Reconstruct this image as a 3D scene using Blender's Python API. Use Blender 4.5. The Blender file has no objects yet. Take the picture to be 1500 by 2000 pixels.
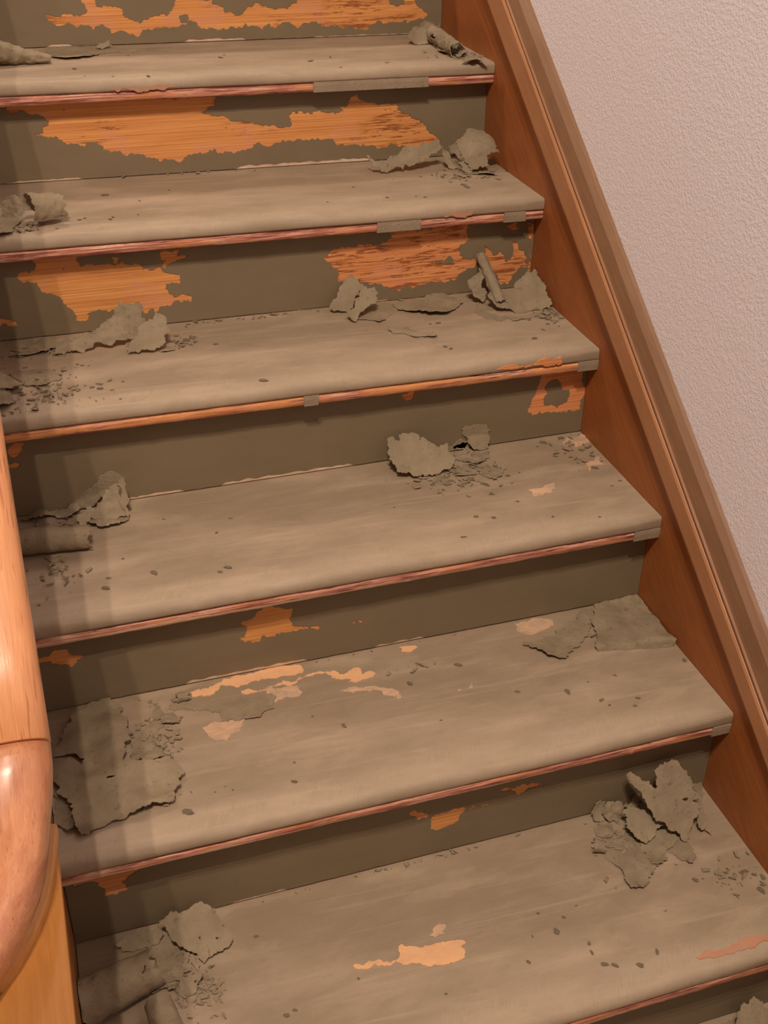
import bpy, bmesh, math, random
import numpy as np
from mathutils import Vector, Matrix, noise
from mathutils.geometry import delaunay_2d_cdt

SC = bpy.context.scene
COL = SC.collection
# ------------------------------------------------------------------ camera
CAM = {'loc':[-0.90546,-2.13462,1.71442],'rt':[0.952972,-0.302767,0.013308],'up':[0.151767,0.51478,0.843782],'bk':[-0.26232,-0.802081,0.53652],'f':2260.8}
cam = bpy.data.objects.new('camera', bpy.data.cameras.new('camera'))
COL.objects.link(cam)
cam.matrix_world = Matrix(((CAM['rt'][0], CAM['up'][0], CAM['bk'][0], CAM['loc'][0]),
                           (CAM['rt'][1], CAM['up'][1], CAM['bk'][1], CAM['loc'][1]),
                           (CAM['rt'][2], CAM['up'][2], CAM['bk'][2], CAM['loc'][2]), (0, 0, 0, 1)))
cam.data.sensor_fit = 'VERTICAL'
cam.data.sensor_height = 32.0
cam.data.lens = CAM['f'] / 2000.0 * 32.0
cam.data.clip_start = 0.02
SC.camera = cam
# ------------------------------------------------------------------ world and hall light
world = bpy.data.worlds.new('world')
SC.world = world
world.use_nodes = True
bg = world.node_tree.nodes['Background']
bg.inputs['Color'].default_value = (1.0, 0.83, 0.70, 1)
bg.inputs['Strength'].default_value = 0.17
# the three warm bulbs of the hall lamp, high up behind the photographer, and the softer lamp over the upper landing
for n, (lx, ly, lz, w, r) in enumerate(((-1.02, -2.82, 4.18, 172, .018), (-1.23, -2.56, 4.28, 172, .018), (-1.44, -2.72, 4.34, 172, .018), (-.90, .90, 2.90, 48, .10))):
    l = bpy.data.lights.new('hall_bulb' if n < 3 else 'landing_lamp', 'POINT')
    l.energy = w
    l.color = (1.0, 0.82, 0.66)
    l.shadow_soft_size = r
    lo = bpy.data.objects.new(l.name, l)
    lo.location = (lx, ly, lz)
    COL.objects.link(lo)
SC.view_settings.view_transform = 'Standard'
SC.view_settings.look = 'None'
SC.view_settings.gamma = 1
SC.view_settings.use_curve_mapping = False
SC.view_settings.exposure = 0.13

# ------------------------------------------------------------------ measured data (metres / millimetres)
st = [[-0.00144,-0.00096,-0.00846],[-0.00207,-0.00118,-0.01051],[0.00184,0.00015,-0.00473],[0.00427,0.00378,0.00647],[0.00149,0.00106,0.00497],[-0.00409,-0.00286,0.01294],[0.0,0.0,0.008],[0.0,0.0,0.0],[0.0,0.0,0.0]]
G = 0.2661
o = 0.03452
t = 0.03797
RISER = [[[[-731,1366,-729,1344,-723,1325,-736,1321,-750,1325,-769,1324,-772,1321,-788,1323,-797,1325,-796,1318,-790,1313,-762,1308,-748,1304,-729,1303,-700,1302,-684,1297,-682,1289,-662,1291,-648,1285,-624,1283,-618,1291,-598,1292,-568,1292,-548,1294,-536,1297,-530,1305,-522,1304,-513,1294,-498,1288,-473,1284,-452,1285,-426,1287,-405,1290,-395,1288,-368,1293,-340,1294,-321,1290,-289,1290,-246,1283,-225,1284,-198,1282,-190,1277,-159,1274,-155,1282,-115,1286,-82,1288,-65,1287,-54,1289,-37,1290,-31,1298,-49,1311,-58,1321,-65,1346]],[[-707,1366,-704,1347,-677,1338,-658,1332,-647,1316,-631,1307,-622,1303,-606,1311,-571,1315,-560,1324,-553,1335,-550,1361],[-114,1347,-112,1320,-99,1316,-82,1319,-75,1346],[-547,1311,-540,1314,-530,1316,-528,1308,-535,1301,-545,1303]],[[-804,-756,5.0],[-541,-416,5.0],[-278,-70,2.0]]],[[[-878,1246,-898,1216,-891,1212,-883,1211,-870,1214,-858,1205,-841,1203,-833,1196,-828,1194,-831,1188,-841,1180,-856,1174,-850,1170,-833,1165,-813,1161,-808,1156,-786,1152,-773,1145,-770,1152,-759,1153,-742,1145,-711,1134,-670,1125,-648,1115,-625,1112,-611,1109,-599,1109,-591,1116,-577,1120,-558,1119,-519,1121,-471,1122,-441,1123,-416,1128,-387,1130,-362,1131,-342,1132,-321,1130,-306,1120,-281,1115,-255,1111,-250,1116,-242,1110,-214,1106,-201,1106,-193,1112,-182,1108,-163,1105,-140,1102,-103,1102,-90,1112,-109,1125,-123,1137,-136,1150,-149,1158,-163,1166,-183,1177,-185,1187,-205,1187,-220,1186,-240,1192,-261,1200,-263,1209,-271,1205,-279,1196,-281,1191,-296,1187,-291,1179,-301,1177,-321,1178,-341,1183,-360,1183,-375,1186,-390,1184,-397,1175,-391,1161,-401,1158,-420,1160,-440,1163,-454,1166,-468,1170,-483,1172,-506,1175,-515,1183,-534,1186,-553,1190,-559,1194,-547,1199,-533,1204,-528,1218,-527,1240]],[],[[-919,-784,4.0],[-501,-228,7.0]]],[[[-893,1056,-893,1037,-890,1029,-893,1024,-902,1018,-912,1021,-920,1018,-922,1011,-910,1004,-893,1002,-890,992,-885,983,-871,981,-861,973,-856,967,-851,956,-840,941,-837,934,-839,928,-831,926,-819,928,-819,939,-806,941,-789,941,-775,941,-751,931,-721,926,-699,931,-681,936,-667,945,-658,941,-642,940,-644,952,-657,957,-679,960,-684,970,-682,977,-658,976,-658,994,-676,996,-686,1000,-690,1009,-701,1004,-718,1005,-722,1013,-726,1017,-742,1017,-768,1019,-772,1022,-780,1021,-792,1022,-800,1026,-809,1025,-818,1021,-821,1024,-825,1032,-823,1058],[-968,947,-944,942,-934,937,-934,931,-942,929,-970,933],[-768,1031,-756,1031,-758,1019,-766,1020],[-688,1034,-655,1035,-660,1024,-640,1023,-655,1017,-667,1014,-679,1005,-685,1007,-678,1019],[-404,997,-391,1006,-382,1010,-368,1013,-340,1014,-306,1009,-297,1011,-287,1014,-278,1019,-274,1053,-130,1049,-132,1026,-134,1017,-125,1003,-135,999,-145,996,-146,984,-141,974,-131,967,-113,963,-114,952,-137,944,-147,935,-162,932,-187,929,-212,927,-232,922,-256,924,-261,917,-266,923,-291,930,-306,940,-320,941,-339,950,-378,946,-382,955,-375,963,-378,970,-387,979,-396,987],[-99,989,-83,978,-78,968,-68,977,-57,966,-51,955,-41,964,-39,976,-43,994,-32,997,-29,976,-16,972,-10,961,-9,946,-14,939,-29,936,-36,929,-38,919,-48,910,-60,911,-69,922,-76,938,-87,954,-98,970],[-17,1024,-8,1024,-4,961,-3,930,-9,931,-11,981],[-62,1026,-34,1026,-33,1014,-41,1013,-56,1019]],[[-175,962,-174,969,-168,976,-158,968,-157,960],[-193,968,-180,971,-178,963,-191,963]],[[-395,-280,3.0]]],[[[-89,874,-90,845,-90,839,-95,824,-96,817,-100,808,-104,793,-106,776,-89,771,-64,771,-34,767,-27,772,-8,769,-7,779,-10,825,-15,865],[-342,842,-337,846,-317,848,-322,835,-331,831],[-979,816,-967,818,-960,811,-967,806,-980,809],[-970,845,-951,848,-944,845,-954,835,-973,828]],[[-78,791,-80,800,-73,809,-75,831,-68,833,-63,836,-56,833,-49,820,-46,815,-32,813,-30,805,-34,795,-41,787,-61,787,-73,787]],[[-807,-714,6.2],[-654,-426,6.2]]],[[[-682,635,-676,640,-664,641,-656,649,-652,654,-620,654,-600,652,-598,644,-601,632,-604,626,-601,618,-586,611,-580,604,-594,603,-610,604,-626,605,-628,600,-636,601,-646,607,-649,603,-652,595,-662,595,-674,598,-682,606,-681,612,-673,618,-674,631],[-586,609,-576,607,-564,607,-556,606,-557,600,-568,602,-578,603],[-506,600,-498,601,-489,601,-488,596,-502,597],[-978,640,-956,645,-941,648,-931,642,-921,632,-909,628,-922,625,-927,615,-945,619,-958,630,-968,630,-979,633]],[],[[-771,-578,6.4],[-468,-383,4.3]]],[[[-464,434,-458,435,-442,435,-426,440,-414,438,-408,432,-414,426,-419,416,-422,410,-433,407,-447,403,-461,406,-464,418],[-498,452,-490,455,-476,451,-474,443,-468,438,-469,433,-478,435,-486,433,-492,443],[-410,434,-398,437,-382,435,-371,431,-377,429,-394,431,-403,430],[-359,454,-338,453,-330,456,-318,457,-313,452,-297,452,-283,446,-296,444,-312,443,-320,438,-330,439,-338,450,-354,453],[-971,476,-955,497,-886,488,-885,463,-900,455,-907,448,-902,432,-920,425,-933,428,-935,444,-939,456,-953,461,-973,461]],[],[[-766,-681,4.5]]],[[],[],[]]]
SFILM = {0:[[-356,-134]],1:[[-315,-235],[-77,-36]],2:[[-517,-493],[-37,0]],3:[[-46,0]],4:[[-31,0]],5:[],6:[]}
PATCH = {3:[['pale',[-34,-512,3,-504,0,-534,-28,-547,-48,-535]],['pale',[-42,-603,-5,-590,-14,-617,-48,-632]],['pale',[-172,-653,-123,-647,-137,-674,-173,-676]]],4:[['bare',[-766,-778,-744,-776,-719,-769,-686,-764,-657,-761,-590,-770,-593,-785,-606,-787,-626,-783,-666,-781,-691,-786,-695,-789,-702,-783,-730,-786,-735,-793,-766,-790]],['bare',[-693,-798,-677,-799,-655,-806,-634,-803,-605,-800,-592,-794,-555,-793,-506,-798,-506,-815,-484,-819,-490,-825,-515,-829,-531,-826,-525,-821,-551,-810,-563,-795,-588,-795,-610,-801,-642,-801,-671,-807,-687,-808]],['pale',[-650,-800,-624,-808,-608,-811,-603,-828,-610,-835,-638,-836,-651,-839,-651,-823]],['pale',[-747,-854,-701,-858,-711,-885,-736,-897,-756,-883,-763,-860]],['pale',[-548,-842,-520,-844,-490,-851,-472,-859,-463,-883,-471,-884,-488,-860,-522,-850]],['pale',[-378,-888,-351,-884,-356,-895,-376,-895]],['bare',[-430,-769,-413,-771,-402,-778,-418,-786,-430,-783]],['pale',[-229,-767,-187,-764,-166,-776,-182,-794,-207,-801,-233,-787]]],5:[['bare',[-627,-1179,-616,-1180,-590,-1179,-562,-1184,-552,-1165,-547,-1171,-523,-1177,-501,-1179,-483,-1181,-472,-1183,-467,-1190,-476,-1194,-474,-1205,-478,-1212,-499,-1213,-519,-1209,-532,-1208,-539,-1201,-556,-1199,-586,-1191,-611,-1188]],['red',[-175,-1307,-159,-1300,-117,-1304,-58,-1302,-44,-1305,-58,-1314,-115,-1314,-155,-1314,-173,-1311]],['pale',[-503,-1154,-484,-1153,-491,-1168,-505,-1169,-511,-1164]]]}
NOSE = {0:[['pale',[-720,1247,-717,1253,-680,1253,-618,1253,-612,1248,-623,1246,-681,1246]]],1:[['red',[-192,1062,-176,1066,-137,1067,-142,1061,-171,1060]]],2:[['bare',[-188,886,-175,891,-124,887,-103,896,-72,895,-69,884,-114,884,-151,884]]]}
FL = [
['fat crumpled roll of peeled paint on the top step,beside the handrail',0,'roll',[-930.6,155.4,1293.9,-805.4,153.7,1272.9],[27,7],[-120,190],{'crum': 3.5}],
['long thin flat strip of peeled paint lying along the top riser',0,'flat',[-706.7,243.8,1266.8],[-101,54,-41,53,-2,56,20,52,32,13,100,15,134,9,121,-14,48,-15,14,-13,-12,-37,-47,-64,-71,-69,-92,-46,-102,5],0,{'lift': 3,'U': [1.0,0.0,-0.0085],'V': [0.0,1.0,0.0],'N': [0.0,0.0,1.0]}],
['tiny dark upturned paint curl sticking up from the thin strip on the top step',0,'tilt',[-701.0,256.2,1273.8],[-14,-3,-1,5,13,8,6,-3,-3,-8],0,{'U': [1.0,0.0,0.0],'V': [0.0,0.6428,0.766],'N': [0.0,-0.766,0.6428]}],
['crackled tube of peeled paint against the skirting board on the top step',0,'roll',[-50.5,252.9,1276.5,-58.7,49.7,1274.5],[17,15],[-140,170],{'crum': 3,'holes': [(0.78,40,0.13,26),(0.45,-75,0.07,13)]}],
['dark curled paint scrap at the riser end of the crackled tube,top step',0,'tilt',[-79.1,195.6,1280.0],[-26,3,-10,17,10,21,26,15,19,-3,11,-20,-8,-21,-22,-12],0,{'bowl': 6,'U': [1.0,0.0,0.0],'V': [0.0,0.5736,0.8192],'N': [0.0,-0.8192,0.5736]}],
['small torn paint leaf under the front of the crackled tube,top step',0,'flat',[-47.4,109.2,1263.0],[-29,-4,4,52,7,25,28,37,21,-34,-1,-40,-5,-9,-24,-26],0,{'crum': 2,'lift': 6,'U': [1.0,0.0,-0.0085],'V': [0.0,1.0,0.0],'N': [0.0,0.0,1.0]}],
['slim shard of paint standing behind the crackled tube on the top step',0,'tilt',[-3.9,305.7,1270.7],[-21,-2,-15,14,-7,5,13,0,26,-8,3,-9],0,{'U': [1.0,0.0,0.0],'V': [0.0,0.342,0.9397],'N': [0.0,-0.9397,0.342]}],
['small arched paint flake near the nosing corner of the top step',0,'flat',[-41.0,3.6,1263.0],[-27,-4,-2,25,18,36,20,11,14,-26,3,-14,-8,-17,-19,-10],0,{'bowl': -5,'lift': 6,'U': [1.0,0.0,-0.0085],'V': [0.0,1.0,0.0],'N': [0.0,0.0,1.0]}],
['domed paint curl with a ragged mouth beside the handrail,second step',1,'roll',[-891.0,-208.6,1115.2,-833.9,-189.6,1109.6],[27,22],[-110,120],{'crum': 2.5,'jag': 6}],
['crumpled dark paint scrap inside the mouth of the domed curl,second step',1,'tilt',[-911.9,-160.3,1107.3],[-18,5,-8,19,7,21,17,7,12,-11,1,-22,-13,-18],0,{'crum': 4,'U': [1.0,0.0,0.0],'V': [0.0,0.7071,0.7071],'N': [0.0,-0.7071,0.7071]}],
['small creased flake in front of the domed curl on the second step',1,'flat',[-916.9,-212.8,1093.3],[-24,44,11,41,29,-4,15,18,1,-15,-5,-34,-27,-49],0,{'crum': 2.5,'lift': 8,'U': [1.0,0.0,-0.0105],'V': [0.0,1.0,0.0],'N': [0.0,0.0,1.0]}],
['torn paint strip leaning off the riser beside the big dome,second step',1,'tilt',[-199.1,-47.6,1104.4],[-67,13,-55,2,-40,1,-28,1,-3,10,19,22,51,30,78,31,82,16,71,5,52,-3,30,-8,14,-15,4,-11,0,-21,-22,-18,-33,-23,-43,-21,-52,-12,-60,0],0,{'crum': 2,'U': [1.0,0.0,0.0],'V': [0.0,0.4695,0.8829],'N': [0.0,-0.8829,0.4695]}],
['narrow folded paint strip between leaning strip and big dome,second step',1,'tilt',[-105.2,-49.1,1099.9],[-10,25,-1,16,6,-2,19,-20,1,-20,-5,-9,-10,9],0,{'bowl': 4,'U': [1.0,0.0,0.0],'V': [0.0,0.5299,0.848],'N': [0.0,-0.848,0.5299]}],
['short pointed paint strip tucked against the big dome on the second step',1,'tilt',[-72.4,1.7,1098.5],[-14,13,3,15,12,-7,6,-18,-8,-2],0,{'bowl': 4,'U': [1.0,0.0,0.0],'V': [0.0,0.4695,0.8829],'N': [0.0,-0.8829,0.4695]}],
['big domed paint curl by the skirting board on the second step',1,'tilt',[-51.5,-65.2,1114.5],[-37,25,-20,36,9,38,23,29,34,8,43,-9,20,-11,10,-17,17,-38,-27,-40,-34,-19,-38,-3],0,{'bowl': -14,'U': [1.0,0.0,0.0],'V': [0.0,0.6157,0.788],'N': [0.0,-0.788,0.6157]}],
['flat paint sheet sticking out beneath the big dome on the second step',1,'flat',[-29.2,-69.5,1082.1],[-64,-17,-17,36,28,55,48,51,32,-29,13,-14,-1,-49,-39,-33],0,{'bowl': 4,'lift': 5,'U': [1.0,0.0,-0.0105],'V': [0.0,1.0,0.0],'N': [0.0,0.0,1.0]}],
['small pale star-shaped paint scrap in front of the big dome on the second step',1,'tilt',[-79.0,-78.7,1096.1],[-17,4,-2,8,6,14,17,5,12,-6,-6,-19,-10,-6],0,{'crum': 2,'U': [1.0,0.0,0.0],'V': [0.0,0.7071,0.7071],'N': [0.0,-0.7071,0.7071]}],
['long tongue of paint still hanging off the riser onto the third step',2,'tilt',[-801.8,-309.2,934.0],[-83,-27,-66,-9,-42,-5,-12,4,15,21,26,38,52,42,72,33,75,9,52,-19,27,-16,-3,-18,-45,-25,-67,-30],0,{'crum': 2.5,'bowl': 5,'U': [1.0,0.0,0.0],'V': [0.0,0.4384,0.8988],'N': [0.0,-0.8988,0.4384]}],
['flattened ragged paint scraps layer beside the hanging tongue on the third step',2,'flat',[-909.6,-277.8,908.1],[-42,0,-16,29,27,39,39,7,24,-18,-3,-28,-30,-30],0,{'crum': 2.5,'lift': 6,'U': [1.0,0.0,-0.0047],'V': [0.0,1.0,0.0],'N': [0.0,0.0,1.0]}],
['lifted paint curl at the foot of the hanging tongue on the third step',2,'tilt',[-866.2,-310.9,917.6],[-12,13,3,20,22,1,10,-15,-11,-17,-13,-2],0,{'bowl': 7,'U': [1.0,0.0,0.0],'V': [0.0,0.788,0.6157],'N': [0.0,-0.6157,0.788]}],
['pale upright wedge of paint on the third step',2,'tilt',[-723.5,-329.4,927.3],[-46,-26,-30,-1,-7,23,12,38,20,33,25,15,30,3,18,-6,8,-23,-2,-27,-28,-27],0,{'bowl': -6,'U': [1.0,0.0,0.0],'V': [0.0,0.6157,0.788],'N': [0.0,-0.788,0.6157]}],
['thin flat flake at the foot of the pale upright wedge on the third step',2,'flat',[-703.0,-341.7,904.7],[-16,1,5,12,14,-3,-3,-11],0,{'lift': 2,'U': [1.0,0.0,-0.0047],'V': [0.0,1.0,0.0],'N': [0.0,0.0,1.0]}],
['flat scuffed paint flake beside the handrail on the third step',2,'flat',[-918.7,-395.2,906.3],[-37,29,-5,32,30,27,41,-11,19,-24,-5,-29,-17,-24,-26,0],0,{'bowl': 3,'lift': 3,'U': [1.0,0.0,-0.0047],'V': [0.0,1.0,0.0],'N': [0.0,0.0,1.0]}],
['crumbling paint scrap half hidden by the handrail on the third step',2,'flat',[-964.3,-400.9,910.7],[-21,50,3,39,12,6,22,-23,7,-37,-24,-34],0,{'crum': 4,'lift': 10,'U': [1.0,0.0,-0.0047],'V': [0.0,1.0,0.0],'N': [0.0,0.0,1.0]}],
['splintered paint scrap nearest the nosing beside the handrail on the third step',2,'flat',[-969.5,-463.9,909.5],[-19,26,11,25,19,-3,8,-21,-20,-27],0,{'crum': 4,'lift': 8,'U': [1.0,0.0,-0.0047],'V': [0.0,1.0,0.0],'N': [0.0,0.0,1.0]}],
['squarish paint chunk leaning on the riser below the orange patch on the third step',2,'tilt',[-362.2,-252.5,929.8],[-39,-17,-22,5,-3,26,13,31,26,16,29,9,18,1,6,-14,-6,-29,-20,-28],0,{'bowl': -5,'U': [1.0,0.0,0.0],'V': [0.0,0.5299,0.848],'N': [0.0,-0.848,0.5299]}],
['jagged paint chunk curling out of the squarish chunk on the third step',2,'tilt',[-347.3,-294.7,929.6],[-33,-13,-15,3,-2,21,11,31,26,27,30,17,28,5,14,-1,3,-9,-13,-22,-20,-34,-29,-25],0,{'bowl': 6,'U': [1.0,0.0,0.0],'V': [0.0,0.6947,0.7193],'N': [0.0,-0.7193,0.6947]}],
['flat triangular paint flake right beside the jagged chunk on the third step',2,'flat',[-320.6,-289.5,904.1],[-41,-13,-12,21,27,60,39,4,18,-14,-5,-39,-27,-19],0,{'bowl': 2,'lift': 4,'U': [1.0,0.0,-0.0047],'V': [0.0,1.0,0.0],'N': [0.0,0.0,1.0]}],
['long flat boat-shaped paint flake in the middle of the third step',2,'flat',[-224.9,-279.5,906.6],[-57,22,-41,30,-1,32,53,41,67,19,58,-17,34,-38,10,-48,-21,-28,-45,-11,-56,-1],0,{'bowl': 2,'lift': 9,'U': [1.0,0.0,-0.0047],'V': [0.0,1.0,0.0],'N': [0.0,0.0,1.0]}],
['slender arrow-shaped paint flake lying in front of the boat-shaped flake on the third step',2,'flat',[-282.5,-382.0,903.9],[-39,27,-3,22,-3,10,33,-4,28,-32,3,-21,-20,-1],0,{'bowl': 1,'lift': 4,'U': [1.0,0.0,-0.0047],'V': [0.0,1.0,0.0],'N': [0.0,0.0,1.0]}],
['twisted upright ribbon of paint by the skirting board on the third step',2,'roll',[-109.7,-244.6,977.3,-99.4,-328.9,912.6],[9,12],[-130,110],{'crum': 2}],
['torn paint scrap behind the twisted ribbon on the third step',2,'tilt',[-123.6,-283.6,931.4],[-24,9,2,36,10,17,3,-2,14,-13,5,-30,-11,-18],0,{'crum': 3,'U': [1.0,0.0,0.0],'V': [0.0,0.4067,0.9135],'N': [0.0,-0.9135,0.4067]}],
['big spread leaf of paint by the skirting board on the third step',2,'tilt',[-51.7,-323.9,924.0],[-75,11,-50,8,-18,19,8,39,39,56,39,41,49,23,45,-5,49,-25,29,-32,16,-30,-5,-35,-21,-38,-42,-23,-62,-9],0,{'bowl': 5,'U': [1.0,0.0,0.0],'V': [0.0,0.8387,0.5446],'N': [0.0,-0.5446,0.8387]}],
['dark flat flake under the twisted ribbon on the third step',2,'flat',[-115.4,-332.7,901.9],[-4,99,-4,52,-12,1,2,-24,49,-47,26,-50,-9,-40,-25,-17,-22,26],0,{'bowl': 2,'lift': 2,'U': [1.0,0.0,-0.0047],'V': [0.0,1.0,0.0],'N': [0.0,0.0,1.0]}],
['upright wedge-shaped paint curl beside the handrail on the fourth step',3,'tilt',[-848.7,-490.0,745.0],[-43,-16,-27,-3,1,20,23,38,34,30,42,16,30,1,15,-1,0,-13,-10,-25,-27,-27,-38,-21],0,{'bowl': -7,'U': [1.0,0.0,0.0],'V': [0.0,0.4695,0.8829],'N': [0.0,-0.8829,0.4695]}],
['shadowed inner fold behind the wedge curl on the fourth step',3,'tilt',[-833.4,-542.3,744.1],[-35,-15,-23,4,-8,20,13,32,24,37,22,-3,21,-23,4,-27,-19,-24],0,{'crum': 2,'bowl': 3,'U': [1.0,0.0,0.0],'V': [0.0,0.5,0.866],'N': [0.0,-0.866,0.5]}],
['narrow standing paint rim at the open end of the wedge curl,fourth step',3,'tilt',[-814.3,-541.4,752.9],[-7,21,3,34,6,21,4,-11,3,-35,-3,-28,-6,-2],0,{'bowl': 3,'U': [1.0,0.0,0.0],'V': [0.0,0.4384,0.8988],'N': [0.0,-0.8988,0.4384]}],
['torn inner scraps inside the wedge curl on the fourth step',3,'flat',[-841.0,-537.0,722.5],[-39,-16,-20,11,-6,35,3,32,15,20,24,37,29,-21,17,-30,-2,-35,-21,-32],0,{'crum': 4,'lift': 7,'U': [1.0,0.0,0.0065],'V': [0.0,1.0,0.0],'N': [0.0,0.0,1.0]}],
['ragged dark paint shreds along the riser beside the wedge curl on the fourth step',3,'flat',[-926.5,-513.2,725.0],[-49,3,-31,13,0,14,32,16,46,16,38,-8,21,-25,8,-11,-7,1,-17,-13,-40,-6],0,{'crum': 4.5,'lift': 12,'U': [1.0,0.0,0.0065],'V': [0.0,1.0,0.0],'N': [0.0,0.0,1.0]}],
['short thin paint sliver between the shreds and wedge curl,fourth step',3,'tilt',[-875.8,-547.2,733.7],[-16,-1,6,15,19,13,2,-11,-10,-16],0,{'crum': 2,'U': [1.0,0.0,0.0],'V': [0.0,0.6157,0.788],'N': [0.0,-0.788,0.6157]}],
['large smooth roll of peeled paint emerging from beneath the handrail on the fourth step',3,'roll',[-1013.1,-599.4,739.2,-873.8,-612.9,737.1],[22,19],[-100,200],{'crum': 1,'jag': 4}],
['small flat chip in front of the smooth paint roll on the fourth step',3,'flat',[-931.0,-631.6,719.6],[-16,9,10,5,18,0,-2,-11,-9,-3],0,{'bowl': 2,'lift': 3,'U': [1.0,0.0,0.0065],'V': [0.0,1.0,0.0],'N': [0.0,0.0,1.0]}],
['big shell-shaped paint leaf resting on the riser in the middle of the fourth step',3,'tilt',[-323.3,-535.0,752.7],[-51,21,-47,32,-36,34,-36,26,-29,25,-27,36,-19,39,-2,36,8,29,6,20,11,25,25,13,37,3,41,7,53,10,52,-4,59,-13,60,-23,54,-31,45,-38,31,-41,19,-44,0,-45,-21,-40,-37,-33,-45,-27,-45,-18,-53,-5,-54,7],0,{'bowl': -5,'U': [1.0,0.0,0.0],'V': [0.0,0.788,0.6157],'N': [0.0,-0.6157,0.788]}],
['square upright paint flake right of the shell-shaped leaf on the fourth step',3,'tilt',[-206.7,-494.8,749.1],[-25,17,-7,20,14,21,23,13,26,-1,24,-28,-4,-27,-12,-16,-15,-4,-24,6],0,{'bowl': -4,'U': [1.0,0.0,0.0],'V': [0.0,0.5,0.866],'N': [0.0,-0.866,0.5]}],
['small twisted paint scrap between shell-shaped leaf and square flake on the fourth step',3,'tilt',[-236.3,-493.2,733.6],[-20,-2,-5,10,6,17,14,9,19,-2,9,-11,-5,-9,-17,-12],0,{'crum': 2.5,'U': [1.0,0.0,0.0],'V': [0.0,0.6947,0.7193],'N': [0.0,-0.7193,0.6947]}],
['little pale cupped curl below the square flake on the fourth step',3,'tilt',[-235.9,-513.6,729.2],[-14,3,5,4,16,8,9,-3,-4,-8,-13,-4],0,{'bowl': 5,'U': [1.0,0.0,0.0],'V': [0.0,0.866,0.5],'N': [0.0,-0.5,0.866]}],
['stubby dark paint end behind the twisted scrap on the fourth step',3,'tilt',[-232.2,-457.9,731.2],[-14,2,-7,6,15,8,11,1,4,-8,-10,-9],0,{'U': [1.0,0.0,0.0],'V': [0.0,0.7431,0.6691],'N': [0.0,-0.6691,0.7431]}],
['broken flat flake under the square upright flake on the fourth step',3,'flat',[-214.9,-536.3,725.4],[-39,7,3,26,29,18,22,-4,8,-9,-5,-21,-19,-17],0,{'crum': 2.5,'lift': 5,'U': [1.0,0.0,0.0065],'V': [0.0,1.0,0.0],'N': [0.0,0.0,1.0]}],
['flat loose chip in front of the broken flake on the fourth step',3,'flat',[-296.1,-586.2,723.1],[-2,18,9,18,7,-6,-1,-20,-13,-10],0,{'lift': 2,'U': [1.0,0.0,0.0065],'V': [0.0,1.0,0.0],'N': [0.0,0.0,1.0]}],
['rounded loose chip below the shell-shaped leaf on the fourth step',3,'flat',[-344.9,-593.1,722.8],[-9,4,1,8,11,1,5,-7,-7,-5],0,{'lift': 2,'U': [1.0,0.0,0.0065],'V': [0.0,1.0,0.0],'N': [0.0,0.0,1.0]}],
['splintered flat chip at the far end of the crumbs on the fourth step',3,'flat',[-211.1,-584.4,724.2],[-18,17,5,28,19,11,14,-19,-4,-28,-15,-10],0,{'crum': 2,'lift': 3,'U': [1.0,0.0,0.0065],'V': [0.0,1.0,0.0],'N': [0.0,0.0,1.0]}],
['crackled flat chip in the midst of the crumbs on the fourth step',3,'flat',[-253.7,-569.7,723.9],[-15,9,9,23,22,9,11,-13,-9,-17,-18,-11],0,{'crum': 2.5,'lift': 3,'U': [1.0,0.0,0.0065],'V': [0.0,1.0,0.0],'N': [0.0,0.0,1.0]}],
['very large torn sheet of peeled paint beside the handrail on the fifth step',4,'flat',[-898.7,-894.8,544.4],[-83,41,-73,46,-63,56,-57,76,-44,104,-24,114,-4,131,13,145,15,126,25,117,27,86,30,55,33,32,27,7,26,-11,41,-18,65,-24,88,-35,96,-56,85,-68,87,-78,75,-102,66,-108,25,-110,-9,-115,-50,-130,-53,-121,-56,-83,-64,-56,-75,-38,-84,-10,-82,26],0,{'bowl': -2,'lift': 13,'U': [1.0,0.0,0.005],'V': [0.0,1.0,0.0],'N': [0.0,0.0,1.0],'bend': [[-49,-119,77,-102,12,60]],'cut': [[16,-7,22,3,29,13,26,-7,19,-12],[-10,-39,-4,-32,5,-34,-3,-38],[-77,29,-57,30,-43,23,-33,13,-38,3,-46,11,-54,20,-70,21],[-11,-20,-8,-20,-9,-25]]}],
['crumpled scrap poking out under the large torn sheet on the fifth step',4,'flat',[-968.5,-968.8,538.6],[-15,37,0,40,13,6,15,-29,6,-36,-19,-19],0,{'crum': 3,'lift': 4,'U': [1.0,0.0,0.005],'V': [0.0,1.0,0.0],'N': [0.0,0.0,1.0]}],
['layered flat flake against the edge of the large torn sheet on the fifth step',4,'flat',[-840.2,-870.1,539.3],[-27,6,-5,29,12,46,24,35,7,11,11,-14,16,-37,-8,-42,-29,-34],0,{'crum': 2,'lift': 4,'U': [1.0,0.0,0.005],'V': [0.0,1.0,0.0],'N': [0.0,0.0,1.0]}],
['curled-edge flake between the large sheet and long flat piece,fifth step',4,'flat',[-808.6,-819.6,540.0],[-22,39,-7,32,4,2,13,-14,24,-11,16,-26,-7,-21,-20,-1],0,{'crum': 2.5,'lift': 5,'U': [1.0,0.0,0.005],'V': [0.0,1.0,0.0],'N': [0.0,0.0,1.0]}],
['long flat piece of peeled paint along the riser on the fifth step',4,'flat',[-726.2,-829.6,539.3],[-70,16,-41,8,-26,6,-6,-8,-7,-28,10,-28,24,-30,50,-35,73,-22,78,14,53,12,14,12,-24,19,-52,32,-75,32],0,{'bowl': 1.5,'lift': 3,'U': [1.0,0.0,0.005],'V': [0.0,1.0,0.0],'N': [0.0,0.0,1.0]}],
['small spiral paint curl at the end of the long flat piece,fifth step',4,'roll',[-790.5,-793.9,545.1,-768.8,-792.2,544.2],[8,7],[-200,260],{'crum': 1.2}],
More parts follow.
